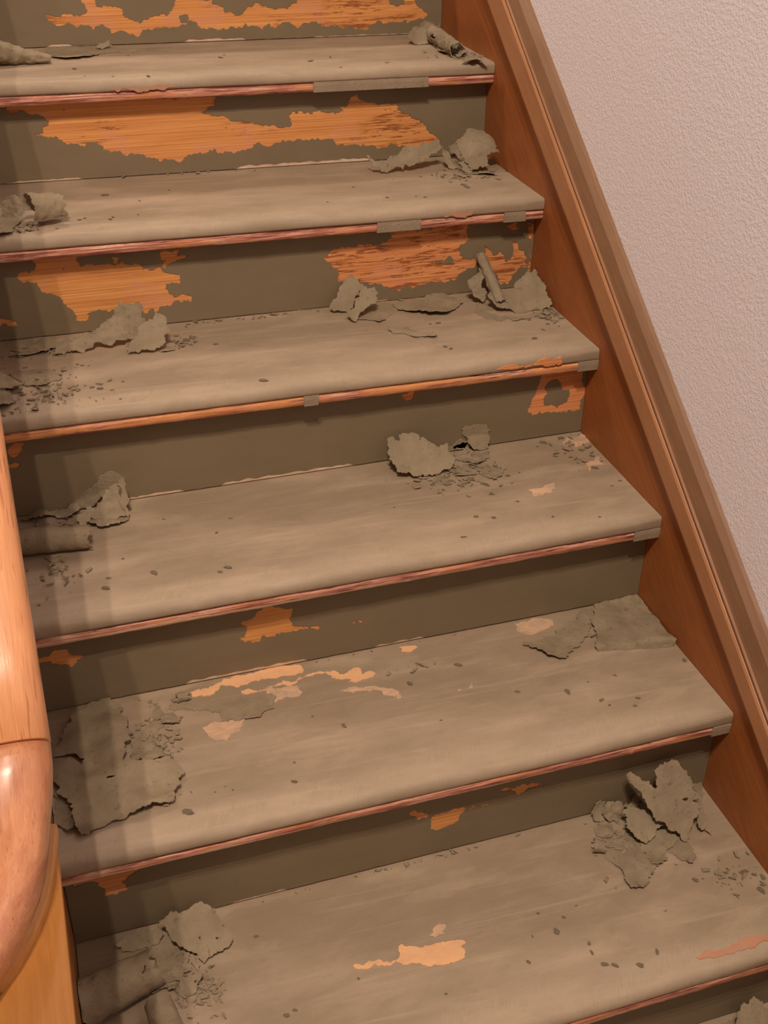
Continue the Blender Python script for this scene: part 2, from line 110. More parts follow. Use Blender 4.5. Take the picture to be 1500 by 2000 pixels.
['wing-shaped flat flake beside the square sheet on the fifth step',4,'flat',[-173.0,-830.8,545.6],[-66,6,-61,12,-36,7,14,27,76,61,81,56,64,25,45,-4,33,-10,7,-26,-8,-39,-16,-46,-30,-39,-45,-24,-56,-7],0,{'bowl': 1,'lift': 9,'U': [1.0,0.0,0.005],'V': [0.0,1.0,0.0],'N': [0.0,0.0,1.0]}],
['wide bent square paint sheet by the skirting board on the fifth step',4,'flat',[-57.7,-827.6,548.0],[-27,63,-8,72,18,76,44,81,65,77,67,57,65,35,66,5,69,-31,61,-66,49,-76,19,-80,-11,-68,-53,-53,-63,-55,-74,-49,-70,-30,-58,-13,-70,-9,-53,20,-36,44],0,{'lift': 12,'U': [1.0,0.0,0.005],'V': [0.0,1.0,0.0],'N': [0.0,0.0,1.0],'bend': [[-70,-42,60,-66,9,80]],'cut': [[-75,-19,-65,-11,-56,-8,-62,-21,-72,-28]]}],
['pitted square flake leaning on the riser beside the handrail on the sixth step',5,'tilt',[-820.1,-1076.3,365.2],[-48,28,-33,36,-31,38,-22,36,-19,32,0,38,14,41,24,32,31,16,35,1,45,-20,39,-27,25,-32,14,-35,10,-23,9,-18,11,-36,1,-42,-5,-28,-12,-23,-21,-17,-30,-6,-38,8],0,{'bowl': -5,'U': [1.0,0.0,0.0],'V': [0.0,0.9272,0.3746],'N': [0.0,-0.3746,0.9272],'cut': [[22,-12,26,-13,25,-16],[0,-7,3,-6,2,-11]]}],
['big paint roll with a torn mouth beside the newel post on the sixth step',5,'roll',[-994.4,-1153.5,377.3,-882.1,-1117.5,371.7],[33,26],[-110,165],{'crum': 2,'jag': 9,'holes': [(0.86,25,0.03,8)]}],
['crushed strip of paint between big roll and riser on the sixth step',5,'tilt',[-892.1,-1054.1,354.1],[-38,1,-13,9,9,12,23,12,28,-1,19,-11,2,-11,-30,-11],0,{'crum': 3,'U': [1.0,0.0,0.0],'V': [0.0,0.848,0.5299],'N': [0.0,-0.5299,0.848]}],
['dull paint scrap inside the torn mouth of the big roll on the sixth step',5,'flat',[-858.7,-1102.5,350.8],[-14,29,-1,33,10,25,16,6,22,-19,4,-31,-14,-30,-23,-13],0,{'crum': 3,'lift': 8,'U': [1.0,0.0,0.0129],'V': [0.0,1.0,0.0],'N': [0.0,0.0,1.0]}],
['thin pale strip of paint dangling from the pitted square flake on the sixth step',5,'tilt',[-831.3,-1112.9,356.1],[-8,14,0,8,6,-6,4,-12,-2,-5],0,{'U': [1.0,0.0,0.0],'V': [0.0,0.8192,0.5736],'N': [0.0,-0.5736,0.8192]}],
['perforated curled scrap between pitted square flake and small roll on the sixth step',5,'tilt',[-842.9,-1146.6,356.4],[-7,12,12,12,18,15,14,2,5,-12,-6,-13,-17,-13,-18,-3],0,{'crum': 3,'U': [1.0,0.0,0.0],'V': [0.0,0.809,0.5878],'N': [0.0,-0.5878,0.809],'cut': [[6,3,10,4,7,0]]}],
['narrow flake pinched below the mouth of the big roll on the sixth step',5,'flat',[-881.0,-1135.9,351.1],[-25,7,-5,8,22,2,18,-11,-10,-6],0,{'crum': 2,'lift': 9,'U': [1.0,0.0,0.0129],'V': [0.0,1.0,0.0],'N': [0.0,0.0,1.0]}],
['short stubby roll of paint pointing at the nosing on the sixth step',5,'roll',[-887.8,-1166.5,364.6,-878.8,-1225.2,366.8],[19,21],[-120,130],{'crum': 1,'jag': 4}],
['tall pointed paint shard leaning in the skirting corner,sixth step',5,'tilt',[-101.2,-1071.9,422.5],[-59,35,-52,38,-41,29,-32,20,-22,11,-18,5,-12,6,-15,12,-13,31,-5,35,13,39,25,41,30,34,40,20,44,6,49,-5,50,-29,46,-47,31,-60,18,-83,9,-70,-12,-52,-32,-24,-42,5],0,{'bowl': -3,'U': [1.0,0.0,0.0],'V': [0.0,0.6428,0.766],'N': [0.0,-0.766,0.6428],'cut': [[22,-19,33,-20,29,-24,24,-22],[38,-25,49,-23,49,-32]]}],
['narrow upright strip of paint nearest the skirting board on the sixth step',5,'tilt',[-48.2,-1100.8,395.0],[-10,37,5,38,9,21,7,-18,6,-43,-3,-32,-11,-18,-3,15],0,{'bowl': 5,'U': [1.0,0.0,0.0],'V': [0.0,0.5592,0.829],'N': [0.0,-0.829,0.5592]}],
['rounded bumpy flake under the tall pointed shard on the sixth step',5,'tilt',[-140.8,-1089.7,374.2],[-25,29,1,27,19,19,30,4,33,-6,16,-9,3,-22,-8,-27,-16,-19,-24,-5,-29,9],0,{'bowl': -6,'U': [1.0,0.0,0.0],'V': [0.0,0.9135,0.4067],'N': [0.0,-0.4067,0.9135]}],
['small wedge of paint behind the rounded bumpy flake on the sixth step',5,'tilt',[-126.1,-1036.6,367.5],[-22,-3,2,13,10,10,17,-10,-7,-11],0,{'U': [1.0,0.0,0.0],'V': [0.0,0.5592,0.829],'N': [0.0,-0.829,0.5592]}],
['thin curled paint lip at the riser end of the corner heap,sixth step',5,'tilt',[-189.2,-1042.3,371.5],[-12,-9,-8,6,3,18,11,14,7,-13,-1,-16],0,{'bowl': 5,'U': [1.0,0.0,0.0],'V': [0.0,0.5299,0.848],'N': [0.0,-0.848,0.5299]}],
['dark crumpled scrap next to the thin curled lip on the sixth step',5,'tilt',[-165.2,-1047.2,366.2],[-13,17,14,14,14,-9,0,-11,-14,-11],0,{'crum': 4,'U': [1.0,0.0,0.0],'V': [0.0,0.6428,0.766],'N': [0.0,-0.766,0.6428]}],
['broad flat flake at the bottom of the corner heap on the sixth step',5,'flat',[-184.3,-1127.6,357.8],[-19,45,0,54,17,46,27,22,27,-1,38,-21,24,-35,9,-43,-24,-50,-24,-31,-20,-12,-25,4,-30,21],0,{'crum': 1.5,'lift': 5,'U': [1.0,0.0,0.0129],'V': [0.0,1.0,0.0],'N': [0.0,0.0,1.0]}],
['angular flake lying over the broad flat flake,corner heap,sixth step',5,'flat',[-131.3,-1127.7,360.8],[-27,13,27,32,36,15,17,-1,-5,-20,-20,-26,-28,-12],0,{'lift': 9,'U': [1.0,0.0,0.0129],'V': [0.0,1.0,0.0],'N': [0.0,0.0,1.0]}],
['small square flake under the tip of the tall shard on the sixth step',5,'flat',[-96.2,-1139.2,358.9],[-22,9,1,28,14,14,15,2,10,-17,-1,-26,-16,-10],0,{'bowl': 2,'lift': 5,'U': [1.0,0.0,0.0129],'V': [0.0,1.0,0.0],'N': [0.0,0.0,1.0]}],
['small ring-shaped paint curl beside the corner heap,sixth step',5,'roll',[-228.0,-1094.0,365.2,-209.0,-1102.3,363.4],[11,9],[-190,150],{'crum': 1}],
['shredded flat scrap between ring-shaped curl and thin curled lip on the sixth step',5,'flat',[-193.7,-1067.3,357.6],[-13,9,8,19,17,6,10,-11,-5,-17,-15,-6],0,{'crum': 3.5,'lift': 5,'U': [1.0,0.0,0.0129],'V': [0.0,1.0,0.0],'N': [0.0,0.0,1.0]}],
['crumpled peaked paint flake on the lowest step in view',6,'tilt',[-67.3,-1324.2,208.4],[-24,8,-10,18,-5,13,0,19,9,21,19,12,23,0,31,-16,24,-42,-34,-27,-32,-7],0,{'bowl': -8,'U': [1.0,0.0,0.0],'V': [0.0,0.788,0.6157],'N': [0.0,-0.6157,0.788]}],
['flat sliver of paint at the riser on the lowest step in view',6,'flat',[-101.2,-1313.8,180.4],[-22,5,-1,4,21,2,18,-7,-15,-4],0,{'lift': 2,'U': [1.0,0.0,0.008],'V': [0.0,1.0,0.0],'N': [0.0,0.0,1.0]}]]
CH = {0:[[-498,143,17.5,-52],[-487,165,9.4,-34],[-341,78,14.1,21],[-204,36,8.7,-11],[-300,14,7.5,-11],[-651,3,10.1,-68],[-663,195,5.7,-11],[-770,96,12.2,-49],[-711,20,6.1,-11],[-758,34,5.3,-11],[-112,66,5.9,-11],[-294,107,20.7,-98]],1:[[-755,-71,19.5,3],[-701,-117,8.3,-42],[-810,-196,8.3,-13],[-801,-190,6.7,-13],[-761,-205,10.1,-13],[-755,-195,10.0,-41],[-115,-158,33.2,-76],[-113,-172,15.7,-68],[-209,-212,7.3,-13],[-223,-203,5.5,-13],[-275,-197,7.3,-13],[-130,-91,13.6,-12],[-316,-124,6.5,-13],[-40,-136,8.3,-46],[-59,-121,10.8,15],[-713,-192,5.1,-13],[-642,-67,6.4,-42],[-385,-198,5.4,-13],[-849,-232,6.5,-13]],2:[[-574,-498,21.3,-22],[-836,-450,9.5,7],[-788,-442,6.4,-15],[-825,-458,12.6,-15],[-929,-469,15.2,-11],[-924,-502,18.9,-60],[-934,-482,7.7,-15],[-897,-485,7.7,-15],[-876,-462,6.2,-15],[-844,-366,8.2,-15],[-851,-360,6.6,-15],[-854,-372,4.9,-15],[-799,-502,6.2,-15],[-622,-340,10.3,-15],[-251,-453,12.6,-39],[-245,-463,10.7,35],[-91,-462,19.2,22],[-229,-355,10.9,-15],[-244,-356,7.2,-15],[-61,-431,11.6,-51],[-4,-393,11.1,-15],[-7,-368,15.3,-62],[-13,-351,15.0,7],[12,-373,20.5,-102],[-24,-348,11.2,-15],[-665,-311,18.3,-54],[-655,-303,19.0,-75],[-684,-321,8.6,-15],[-953,-494,6.1,-15],[-943,-440,10.7,-35],[-905,-445,8.6,29]],3:[[-658,-598,9.7,-16],[-759,-569,7.3,-16],[-687,-632,8.5,32],[-834,-660,6.7,1],[-795,-710,15.3,-66],[-701,-736,9.1,-17],[-688,-729,16.1,-33],[-867,-728,15.1,-39],[-919,-696,17.6,66],[-934,-647,7.6,-17],[-939,-666,12.3,58],[-860,-704,9.0,-17],[-961,-741,7.2,-17],[-234,-649,18.0,1],[-274,-611,18.9,-53],[-187,-603,12.1,-16],[-284,-591,12.0,-16],[-189,-628,6.8,-16],[-317,-581,8.6,-16],[-232,-620,14.8,-67],[-250,-596,17.5,-36],[-306,-615,9.5,-66],[-324,-755,13.2,-3],[-284,-706,9.8,-16],[-258,-717,11.5,-35],[-203,-683,8.3,-16],[-82,-515,26.0,-56],[-73,-527,28.6,-82],[-29,-560,16.6,-47],[-45,-510,20.0,2],[-35,-622,16.0,-46],[-13,-673,7.7,-16],[-33,-684,7.7,-16],[-167,-742,7.3,-16],[-400,-642,5.8,-16],[-96,-764,5.7,-16]],4:[[-291,-923,10.8,-32],[-177,-978,10.2,3],[-178,-934,5.5,-17],[-218,-945,14.6,-93],[-430,-834,9.5,-17],[-564,-914,7.5,-17],[-564,-919,9.6,-44],[-355,-838,19.5,-35],[-442,-857,15.5,-52],[-424,-948,5.3,-17],[-134,-1004,7.7,-17],[-603,-884,5.3,-17],[-808,-1020,18.9,-10],[-811,-1015,17.2,-29],[-753,-985,4.2,-17],[-768,-991,4.9,-17],[-744,-994,4.9,-17],[-660,-1004,11.6,-30],[-651,-968,5.8,-17],[-9,-931,13.2,-98],[-170,-991,7.9,8],[-131,-932,7.9,-48],[-818,-906,17.3,-52],[-828,-884,17.0,-47],[-122,-990,10.6,-32],[-833,-858,16.1,-53]],5:[[-108,-1191,15.7,-58],[-66,-1232,13.0,-23],[-340,-1210,16.9,-82],[-320,-1192,7.2,-54],[-305,-1242,9.8,-107],[-308,-1257,10.5,-88],[-300,-1279,12.2,-29],[-287,-1285,13.3,-48],[-254,-1295,19.9,-54],[-222,-1283,12.9,-110],[-397,-1244,8.5,-64],[-177,-1226,5.1,-17],[-375,-1208,6.4,-96],[-521,-1256,5.4,-17],[-625,-1199,7.7,-79],[-352,-1175,7.3,-17],[-33,-1200,16.3,-3],[-11,-1216,19.7,-96],[-27,-1235,16.1,-79],[-730,-1223,13.9,-38],[-718,-1219,8.2,-28],[-294,-1179,5.9,-17],[-742,-1092,8.6,-17],[-121,-1157,7.3,-30]],6:[]}
CR = [[0,-50,78,50,67,40],[1,-100,-105,78,39,60],[1,-905,-226,48,35,40],[2,-906,-454,85,85,150],[2,-24,-370,41,58,80],[2,-920,-294,50,24,50],[2,-670,-316,34,29,40],[3,-270,-578,86,55,190],[3,-898,-534,72,29,70],[3,-924,-671,45,51,30],[3,-42,-556,71,71,60],[4,-834,-869,40,71,120],[4,-898,-982,82,18,40],[5,-182,-1097,46,58,130],[5,-832,-1156,40,37,140],[5,-49,-1209,44,37,50],[5,-866,-1112,41,46,60],[4,-426,-823,36,12,12],[1,-559,34,317,16,50],[2,-549,-245,235,11,50],[3,-540,-487,241,8,80],[4,-444,-761,271,7,110],[5,-528,-1033,250,5,110]]
ZO, RISE = 1.26, 0.18
XL = -0.983                      # inner face of the balustrade panel


def nose(i):
    return -i * G + (st[i][0] if 0 <= i < 9 else 0)


def zt(i, x=0.0):
    d, s = (st[i][1], st[i][2]) if 0 <= i < 9 else (0, -.008)
    return ZO - i * RISE + d + s * x


def slope(i):
    return st[i][2] if 0 <= i < 9 else -.008


def back(i):
    return nose(i - 1) + o


# ------------------------------------------------------------------ helpers
LOC = {}


def link(name, me, mats, loc=(0, 0, 0), parent=None, smooth=False):
    ob = bpy.data.objects.new(name, me)
    for m in (mats if isinstance(mats, (list, tuple)) else [mats]):
        if m and me is not None:
            me.materials.append(m)
    COL.objects.link(ob)
    LOC[ob.name] = Vector(loc)
    if parent:
        ob.parent = parent
        ob.location = Vector(loc) - LOC[parent.name]
    else:
        ob.location = loc
    if smooth and me is not None:
        me.polygons.foreach_set('use_smooth', [True] * len(me.polygons))
    return ob


def empty(name, loc):
    return link(name, None, [], loc)


def tag(ob, label, cat, group=None, kind=None):
    ob['label'] = label
    if cat:
        ob['category'] = cat
    if group:
        ob['group'] = group
    if kind:
        ob['kind'] = kind
    return ob


def mesh(verts, faces):
    me = bpy.data.meshes.new('m')
    me.from_pydata([tuple(v) for v in verts], [], faces)
    me.validate()
    me.update()
    return me


def loft(rings, cap=True):
    n = len(rings[0])
    v = [p for r in rings for p in r]
    f = []
    for a in range(len(rings) - 1):
        for b in range(n):
            c = (b + 1) % n
            f.append((a * n + b, a * n + c, (a + 1) * n + c, (a + 1) * n + b))
    if cap:
        f.append(tuple(range(n))[::-1])
        f.append(tuple((len(rings) - 1) * n + k for k in range(n)))
    return fixn(mesh(v, f))


def fixn(me):
    bm = bmesh.new()
    bm.from_mesh(me)
    bmesh.ops.remove_doubles(bm, verts=bm.verts, dist=1e-6)
    bmesh.ops.recalc_face_normals(bm, faces=bm.faces)
    bm.to_mesh(me)
    bm.free()
    return me


def solid(ob, th, off=-1, mo=0, split=True):
    s = ob.modifiers.new('solid', 'SOLIDIFY')
    s.thickness = th
    s.offset = off
    s.material_offset = mo
    s.material_offset_rim = mo
    if split:
        e = ob.modifiers.new('split', 'EDGE_SPLIT')
        e.split_angle = math.radians(48)
    return ob


def rag(pts, amp, step, rnd):
    """torn outline: midpoint displacement until edges are shorter than step"""
    out = []

    def rec(a, b, d):
        L = math.hypot(b[0] - a[0], b[1] - a[1])
        if L <= step or d > 8:
            return
        k = max(-1, min(1, rnd.gauss(0, .5))) * amp * L
        m = ((a[0] + b[0]) / 2 - (b[1] - a[1]) / L * k, (a[1] + b[1]) / 2 + (b[0] - a[0]) / L * k)
        rec(a, m, d + 1)
        out.append(m)
        rec(m, b, d + 1)
    n = len(pts)
    for k in range(n):
        out.append(pts[k])
        rec(pts[k], pts[(k + 1) % n], 0)
    return out


def pairs(l):
    return [(l[k], l[k + 1]) for k in range(0, len(l), 2)]


def inside(P, poly):
    P = np.asarray(P, float)
    q = np.asarray(poly, float)
    r = np.zeros(len(P), bool)
    x, y = P[:, 0], P[:, 1]
    for k in range(len(q)):
        x1, y1 = q[k]
        x2, y2 = q[k - 1]
        if y1 == y2:
            continue
        c = ((y1 > y) != (y2 > y)) & (x < (x2 - x1) * (y - y1) / (y2 - y1) + x1)
        r ^= c
    return r


def cdt(outer, holes=(), isl=(), grid=None, rnd=None):
    """triangles of outer minus holes plus islands; returns 2D verts and faces"""
    vs, es = [], []
    for pl in [outer] + list(holes) + list(isl):
        b = len(vs)
        vs += [Vector(p) for p in pl]
        es += [(b + k, b + (k + 1) % len(pl)) for k in range(len(pl))]
    if grid:
        xs = [p[0] for p in outer]
        ys = [p[1] for p in outer]
        g = []
        y = min(ys)
        row = 0
        while y < max(ys):
            x = min(xs) + (grid / 2 if row % 2 else 0)
            while x < max(xs):
                g.append((x + rnd.uniform(-.2, .2) * grid, y + rnd.uniform(-.2, .2) * grid))
                x += grid
            y += grid * .87
            row += 1
        if g:
            ins = inside(g, outer)
            vs += [Vector(p) for p, k in zip(g, ins) if k]
    V, E_, F_, _, _, _ = delaunay_2d_cdt(vs, es, [], 0, 1e-4)
    c = np.array([[sum(V[k][0] for k in f) / len(f), sum(V[k][1] for k in f) / len(f)] for f in F_])
    keep = inside(c, outer)
    for h in holes:
        keep &= ~inside(c, h)
    for s in isl:
        keep |= inside(c, s)
    used = {}
    vv, ff = [], []
    for f, k in zip(F_, keep):
        if not k:
            continue
        t = []
        for a in f:
            if a not in used:
                used[a] = len(vv)
                vv.append((V[a][0], V[a][1]))
            t.append(used[a])
        ff.append(t)
    return vv, ff


# ------------------------------------------------------------------ materials
class NT:
    def __init__(s, name):
        s.m = bpy.data.materials.new(name)
        s.m.use_nodes = True
        s.t = s.m.node_tree
        s.n = s.t.nodes
        s.b = s.n['Principled BSDF']
        s.tc = s.n.new('ShaderNodeTexCoord')

    def l(s, a, b):
        s.t.links.new(a, b)

    def coord(s, sc=(1, 1, 1), rot=(0, 0, 0), loc=(0, 0, 0)):
        v = s.tc.outputs['Object']
        if any(rot):
            r = s.n.new('ShaderNodeMapping')
            r.inputs['Rotation'].default_value = rot
            s.l(v, r.inputs['Vector'])
            v = r.outputs[0]
        m = s.n.new('ShaderNodeMapping')
        m.inputs['Scale'].default_value = sc
        m.inputs['Location'].default_value = loc
        s.l(v, m.inputs['Vector'])
        return m.outputs[0]

    def noise(s, vec, scale=5, detail=4, rough=.6, dist=0):
        n = s.n.new('ShaderNodeTexNoise')
        n.inputs['Scale'].default_value = scale
        n.inputs['Detail'].default_value = detail
        n.inputs['Roughness'].default_value = rough
        n.inputs['Distortion'].default_value = dist
        s.l(vec, n.inputs['Vector'])
        return n.outputs['Fac']

    def ramp(s, fac, *st_):
        r = s.n.new('ShaderNodeValToRGB')
        e = r.color_ramp.elements
        while len(e) < len(st_):
            e.new(.5)
        for k, (p, c) in enumerate(st_):
            e[k].position = p
            e[k].color = (c, c, c, 1) if not isinstance(c, (tuple, list)) else (*c, 1)
        s.l(fac, r.inputs[0])
        return r.outputs[0]

    def mix(s, fac, a, b, mode='MIX'):
        m = s.n.new('ShaderNodeMix')
        m.data_type = 'RGBA'
        m.blend_type = mode
        for sock, v in ((m.inputs[0], fac), (m.inputs[6], a), (m.inputs[7], b)):
            if isinstance(v, (int, float)):
                sock.default_value = v
            elif isinstance(v, tuple):
                sock.default_value = (*v, 1)
            else:
                s.l(v, sock)
        return m.outputs[2]

    def math(s, op, a, b):
        m = s.n.new('ShaderNodeMath')
        m.operation = op
        for sock, v in ((m.inputs[0], a), (m.inputs[1], b)):
            if isinstance(v, (int, float)):
                sock.default_value = v
            else:
                s.l(v, sock)
        return m.outputs[0]

    def bump(s, h, dist, strength=1.0, prev=None):
        b = s.n.new('ShaderNodeBump')
        b.inputs['Distance'].default_value = dist
        b.inputs['Strength'].default_value = strength
        s.l(h, b.inputs['Height'])
        if prev is not None:
            s.l(prev, b.inputs['Normal'])
        return b.outputs[0]

    def out(s, col, rough=.7, normal=None, coat=0, spec=.5):
        if isinstance(col, tuple):
            s.b.inputs['Base Color'].default_value = (*col, 1)
        else:
            s.l(col, s.b.inputs['Base Color'])
        if isinstance(rough, (int, float)):
            s.b.inputs['Roughness'].default_value = rough
        else:
            s.l(rough, s.b.inputs['Roughness'])
        s.b.inputs['Specular IOR Level'].default_value = spec
        if coat:
            s.b.inputs['Coat Weight'].default_value = coat
            s.b.inputs['Coat Roughness'].default_value = .18
        if normal is not None:
            s.l(normal, s.b.inputs['Normal'])
        return s.m


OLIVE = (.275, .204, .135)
OLIVE_SHADE = (.205, .153, .094)
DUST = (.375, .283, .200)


def mat_tread():
    k = NT('tread_paint')
    big = k.noise(k.coord((2.2, 7, 5)), 1.6, 5, .62, .4)
    c = k.mix(k.ramp(big, (.36, 0), (.66, 1)), OLIVE, DUST)
    # nosing shadow painted into the colour: darker strip next to the riser, wavy border
    sep = k.n.new('ShaderNodeSeparateXYZ')
    k.l(k.tc.outputs['Object'], sep.inputs[0])
    wob = k.noise(k.coord((1.3, 1.3, 1)), 3, 3)
    yy = k.math('ADD', sep.outputs[1], k.math('MULTIPLY', wob, .045))
    c = k.mix(k.math('MULTIPLY', k.ramp(yy, (.212, 0), (.226, 1)), .22), c, OLIVE_SHADE)
    mo = k.noise(k.coord((1, 2.2, 1), loc=(2, 1, 0)), 9, 6, .68, .5)
    c = k.mix(k.math('MULTIPLY', k.ramp(mo, (.42, 0), (.64, 1)), .38), c, (.215, .162, .103))
    m2 = k.noise(k.coord((1, 2.6, 1), loc=(8, 3, 0)), 7, 5, .66, .4)
    c = k.mix(k.math('MULTIPLY', k.ramp(m2, (.54, 0), (.68, 1)), .35), c, (.46, .345, .24))
    # rubbed front edge, paler
    c = k.mix(k.math('MULTIPLY', k.ramp(yy, (.024, 0), (.036, 1), (.06, 1), (.085, 0)), .35), c, (.46, .36, .258))
    streak = k.noise(k.coord((.8, 22, 10), (0, 0, .05)), 4, 3, .6)
    c = k.mix(k.math('MULTIPLY', k.ramp(streak, (.56, 0), (.72, 1)), .4), c, (.44, .34, .245))
    sc = k.noise(k.coord((1, 3, 1), (0, 0, .3)), 14, 5, .7)
    c = k.mix(k.math('MULTIPLY', k.ramp(sc, (.63, 0), (.74, 1)), .3), c, (.20, .16, .10))
    sp = k.noise(k.coord(), 240, 3, .7)
    c = k.mix(k.math('MULTIPLY', k.ramp(sp, (.62, 0), (.7, 1)), .28), c, (.17, .135, .09))
    # toothed scrape marks on the rubbed edge
    tick = k.noise(k.coord((520, 30, 1), (0, 0, .35)), 1, 2, .5)
    zone = k.math('MULTIPLY', k.ramp(k.noise(k.coord((4, 9, 1)), 2.0, 2), (.50, 0), (.58, 1)), k.ramp(yy, (.02, 0), (.03, 1), (.075, 1), (.09, 0)))
    c = k.mix(k.math('MULTIPLY', zone, k.math('MULTIPLY', k.ramp(tick, (.52, 0), (.6, 1)), .22)), c, (.22, .175, .11))
    nb = k.bump(k.noise(k.coord(), 420, 4, .7), .0006, .5)
    nb = k.bump(big, .004, .3, nb)
    return k.out(c, .62, nb, spec=.35)


def mat_riser_paint():
    k = NT('riser_paint')
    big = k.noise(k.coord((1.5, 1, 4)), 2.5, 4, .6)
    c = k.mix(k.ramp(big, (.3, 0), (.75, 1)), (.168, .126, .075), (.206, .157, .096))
    sp = k.noise(k.coord(), 160, 4, .7)
    c = k.mix(k.math('MULTIPLY', k.ramp(sp, (.6, 0), (.72, 1)), .2), c, (.19, .155, .10))
    nb = k.bump(k.noise(k.coord(), 260, 4, .6), .0009, .45)
    return k.out(c, .6, nb, spec=.35)


def mat_flake(name, a, b):
    k = NT(name)
    big = k.noise(k.coord(), 22, 5, .65)
    c = k.mix(k.ramp(big, (.35, 0), (.7, 1)), a, b)
    sp = k.noise(k.coord(), 220, 3, .7)
    c = k.mix(k.math('MULTIPLY', k.ramp(sp, (.6, 0), (.7, 1)), .25), c, (.15, .12, .08))
    pit = k.noise(k.coord(loc=(3, 1, 2)), 95, 4, .7)
    c = k.mix(k.math('MULTIPLY', k.ramp(pit, (.63, 0), (.69, 1)), .55), c, (.12, .095, .06))
    nb = k.bump(k.noise(k.coord(), 180, 5, .65), .0018, .7)
    nb = k.bump(k.ramp(pit, (.6, 1), (.7, 0)), .002, .5, nb)
    return k.out(c, .75, nb, spec=.3)


def mat_bare(name, res, red=0.0):
    """softwood under the paint, running along x, with dark residue in the grain"""
    k = NT(name)
    g = k.noise(k.coord((1.2, 6, 55)), 5, 4, .6, .6)
    lo, hi = (.56, .215, .058), (.75, .365, .125)
    lo = tuple(a * (1 - red) + b * red for a, b in zip(lo, (.60, .20, .07)))
    hi = tuple(a * (1 - red) + b * red for a, b in zip(hi, (.78, .34, .15)))
    c = k.mix(k.ramp(g, (.3, 0), (.7, 1)), lo, hi)
    ln = k.noise(k.coord((.6, 4, 190)), 3, 2, .5)
    c = k.mix(k.math('MULTIPLY', k.ramp(ln, (.50, 0), (.66, 1)), .5), c, (.38, .11, .028))
    pk = k.noise(k.coord((1, 1, 1.6), loc=(3, 0, 1)), 9, 5, .6)
    c = k.mix(k.math('MULTIPLY', k.ramp(pk, (.55, 0), (.66, 1)), .55), c, (.62, .27, .17))
    r1 = k.noise(k.coord((6, 6, 48), loc=(1, 2, 5)), 3.2, 6, .72, .5)
    r2 = k.noise(k.coord((1, 1, 2), loc=(7, 0, 2)), 4.5, 3, .5)
    m = k.math('MULTIPLY', k.ramp(r1, (.53, 0), (.58, 1)), k.ramp(r2, (.62 - .3 * res, 0), (.70 - .3 * res, 1)))
    c = k.mix(k.math('MULTIPLY', m, .85), c, (.24, .062, .018))
    kn = k.noise(k.coord((14, 14, 26), loc=(4, 1, 1)), 3, 2, .5)
    c = k.mix(k.ramp(kn, (.73, 0), (.75, 1)), c, (.10, .03, .012))
    h = k.math('SUBTRACT', ln, k.math('MULTIPLY', m, .8))
    return k.out(c, .65, k.bump(h, .0012, .5), spec=.3)


def mat_strip(name, orange):
    k = NT(name)
    a = k.noise(k.coord((2.2, 30, 60)), 4, 6, .68, .7)
    c = k.ramp(a, (.37, (.15, .045, .035)), (.455, (.33, .105, .08)), (.515, (.52, .22, .155)), (.575, (.66, .34, .22)), (.65, (.72, .53, .38)))
    b = k.noise(k.coord((1.3, 3, 8), loc=(5, 1, 0)), 4, 4, .6)
    c = k.mix(k.math('MULTIPLY', k.ramp(b, (.5, 0), (.62, 1)), .6), c, (.70, .29, .075))
    if orange:
        o_ = k.noise(k.coord((2, 6, 20), loc=(1, 4, 2)), 5, 4, .6)
        c = k.mix(k.math('MULTIPLY', k.ramp(o_, (.40, 0), (.56, 1)), orange), c, (.70, .30, .105))
    sep = k.n.new('ShaderNodeSeparateXYZ')
    k.l(k.tc.outputs['Object'], sep.inputs[0])
    low = k.math('ADD', sep.outputs[2], k.math('MULTIPLY', k.noise(k.coord((1, 1, 1)), 9, 4, .6), .009))
    c = k.mix(k.math('MULTIPLY', k.ramp(k.math('MULTIPLY', low, -20), (.62, 0), (.66, 1)), .75), c, (.74, .52, .37))
    cr = k.noise(k.coord((5, 40, 110), loc=(2, 0, 0)), 3, 5, .7)
    c = k.mix(k.ramp(cr, (.60, 0), (.66, 1)), c, (.10, .035, .025))
    return k.out(c, .65, k.bump(a, .002, .7), spec=.3)


def mat_pale(name, a, b):
    k = NT(name)
    n = k.noise(k.coord((2, 4, 2)), 18, 6, .65, .3)
    c = k.mix(k.ramp(n, (.36, 0), (.62, 1)), a, b)
    return k.out(c, .65, k.bump(k.noise(k.coord((1, 4, 4)), 90, 4), .0006, .4), spec=.3)


def mat_wood(name, lo, hi, dark, sc, rot=(0, 0, 0), rough=.4, coat=.0, pores=.35, flecks=0):
    """varnished timber; grain stretched along local x of the mapping"""
    k = NT(name)
    v = k.coord(sc, rot)
    lng = min(range(3), key=lambda q: sc[q])
    g = k.noise(v, 4, 5, .6, .8)
    c = k.mix(k.ramp(g, (.3, 0), (.72, 1)), lo, hi)
    ln = k.noise(k.coord(tuple(q * (1.4 if n == lng else 7) for n, q in enumerate(sc)), rot), 4, 3, .6)
    c = k.mix(k.math('MULTIPLY', k.ramp(ln, (.56, 0), (.7, 1)), pores), c, dark)
    bl = k.noise(k.coord(), 6, 4, .6)
    c = k.mix(k.math('MULTIPLY', k.ramp(bl, (.42, 0), (.7, 1)), .4), c, dark)
    if flecks:
        fk = k.noise(k.coord(tuple(q * (5 if n == lng else 4.2) for n, q in enumerate(sc)), rot, (3, 1, 2)), 1.0, 2, .5)
        c = k.mix(k.math('MULTIPLY', k.ramp(fk, (.62, 0), (.67, 1)), flecks), c, dark)
    nb = k.bump(ln, .0006, .35)
    return k.out(c, k.ramp(bl, (.3, rough), (.7, rough + .15)), nb, coat=coat)


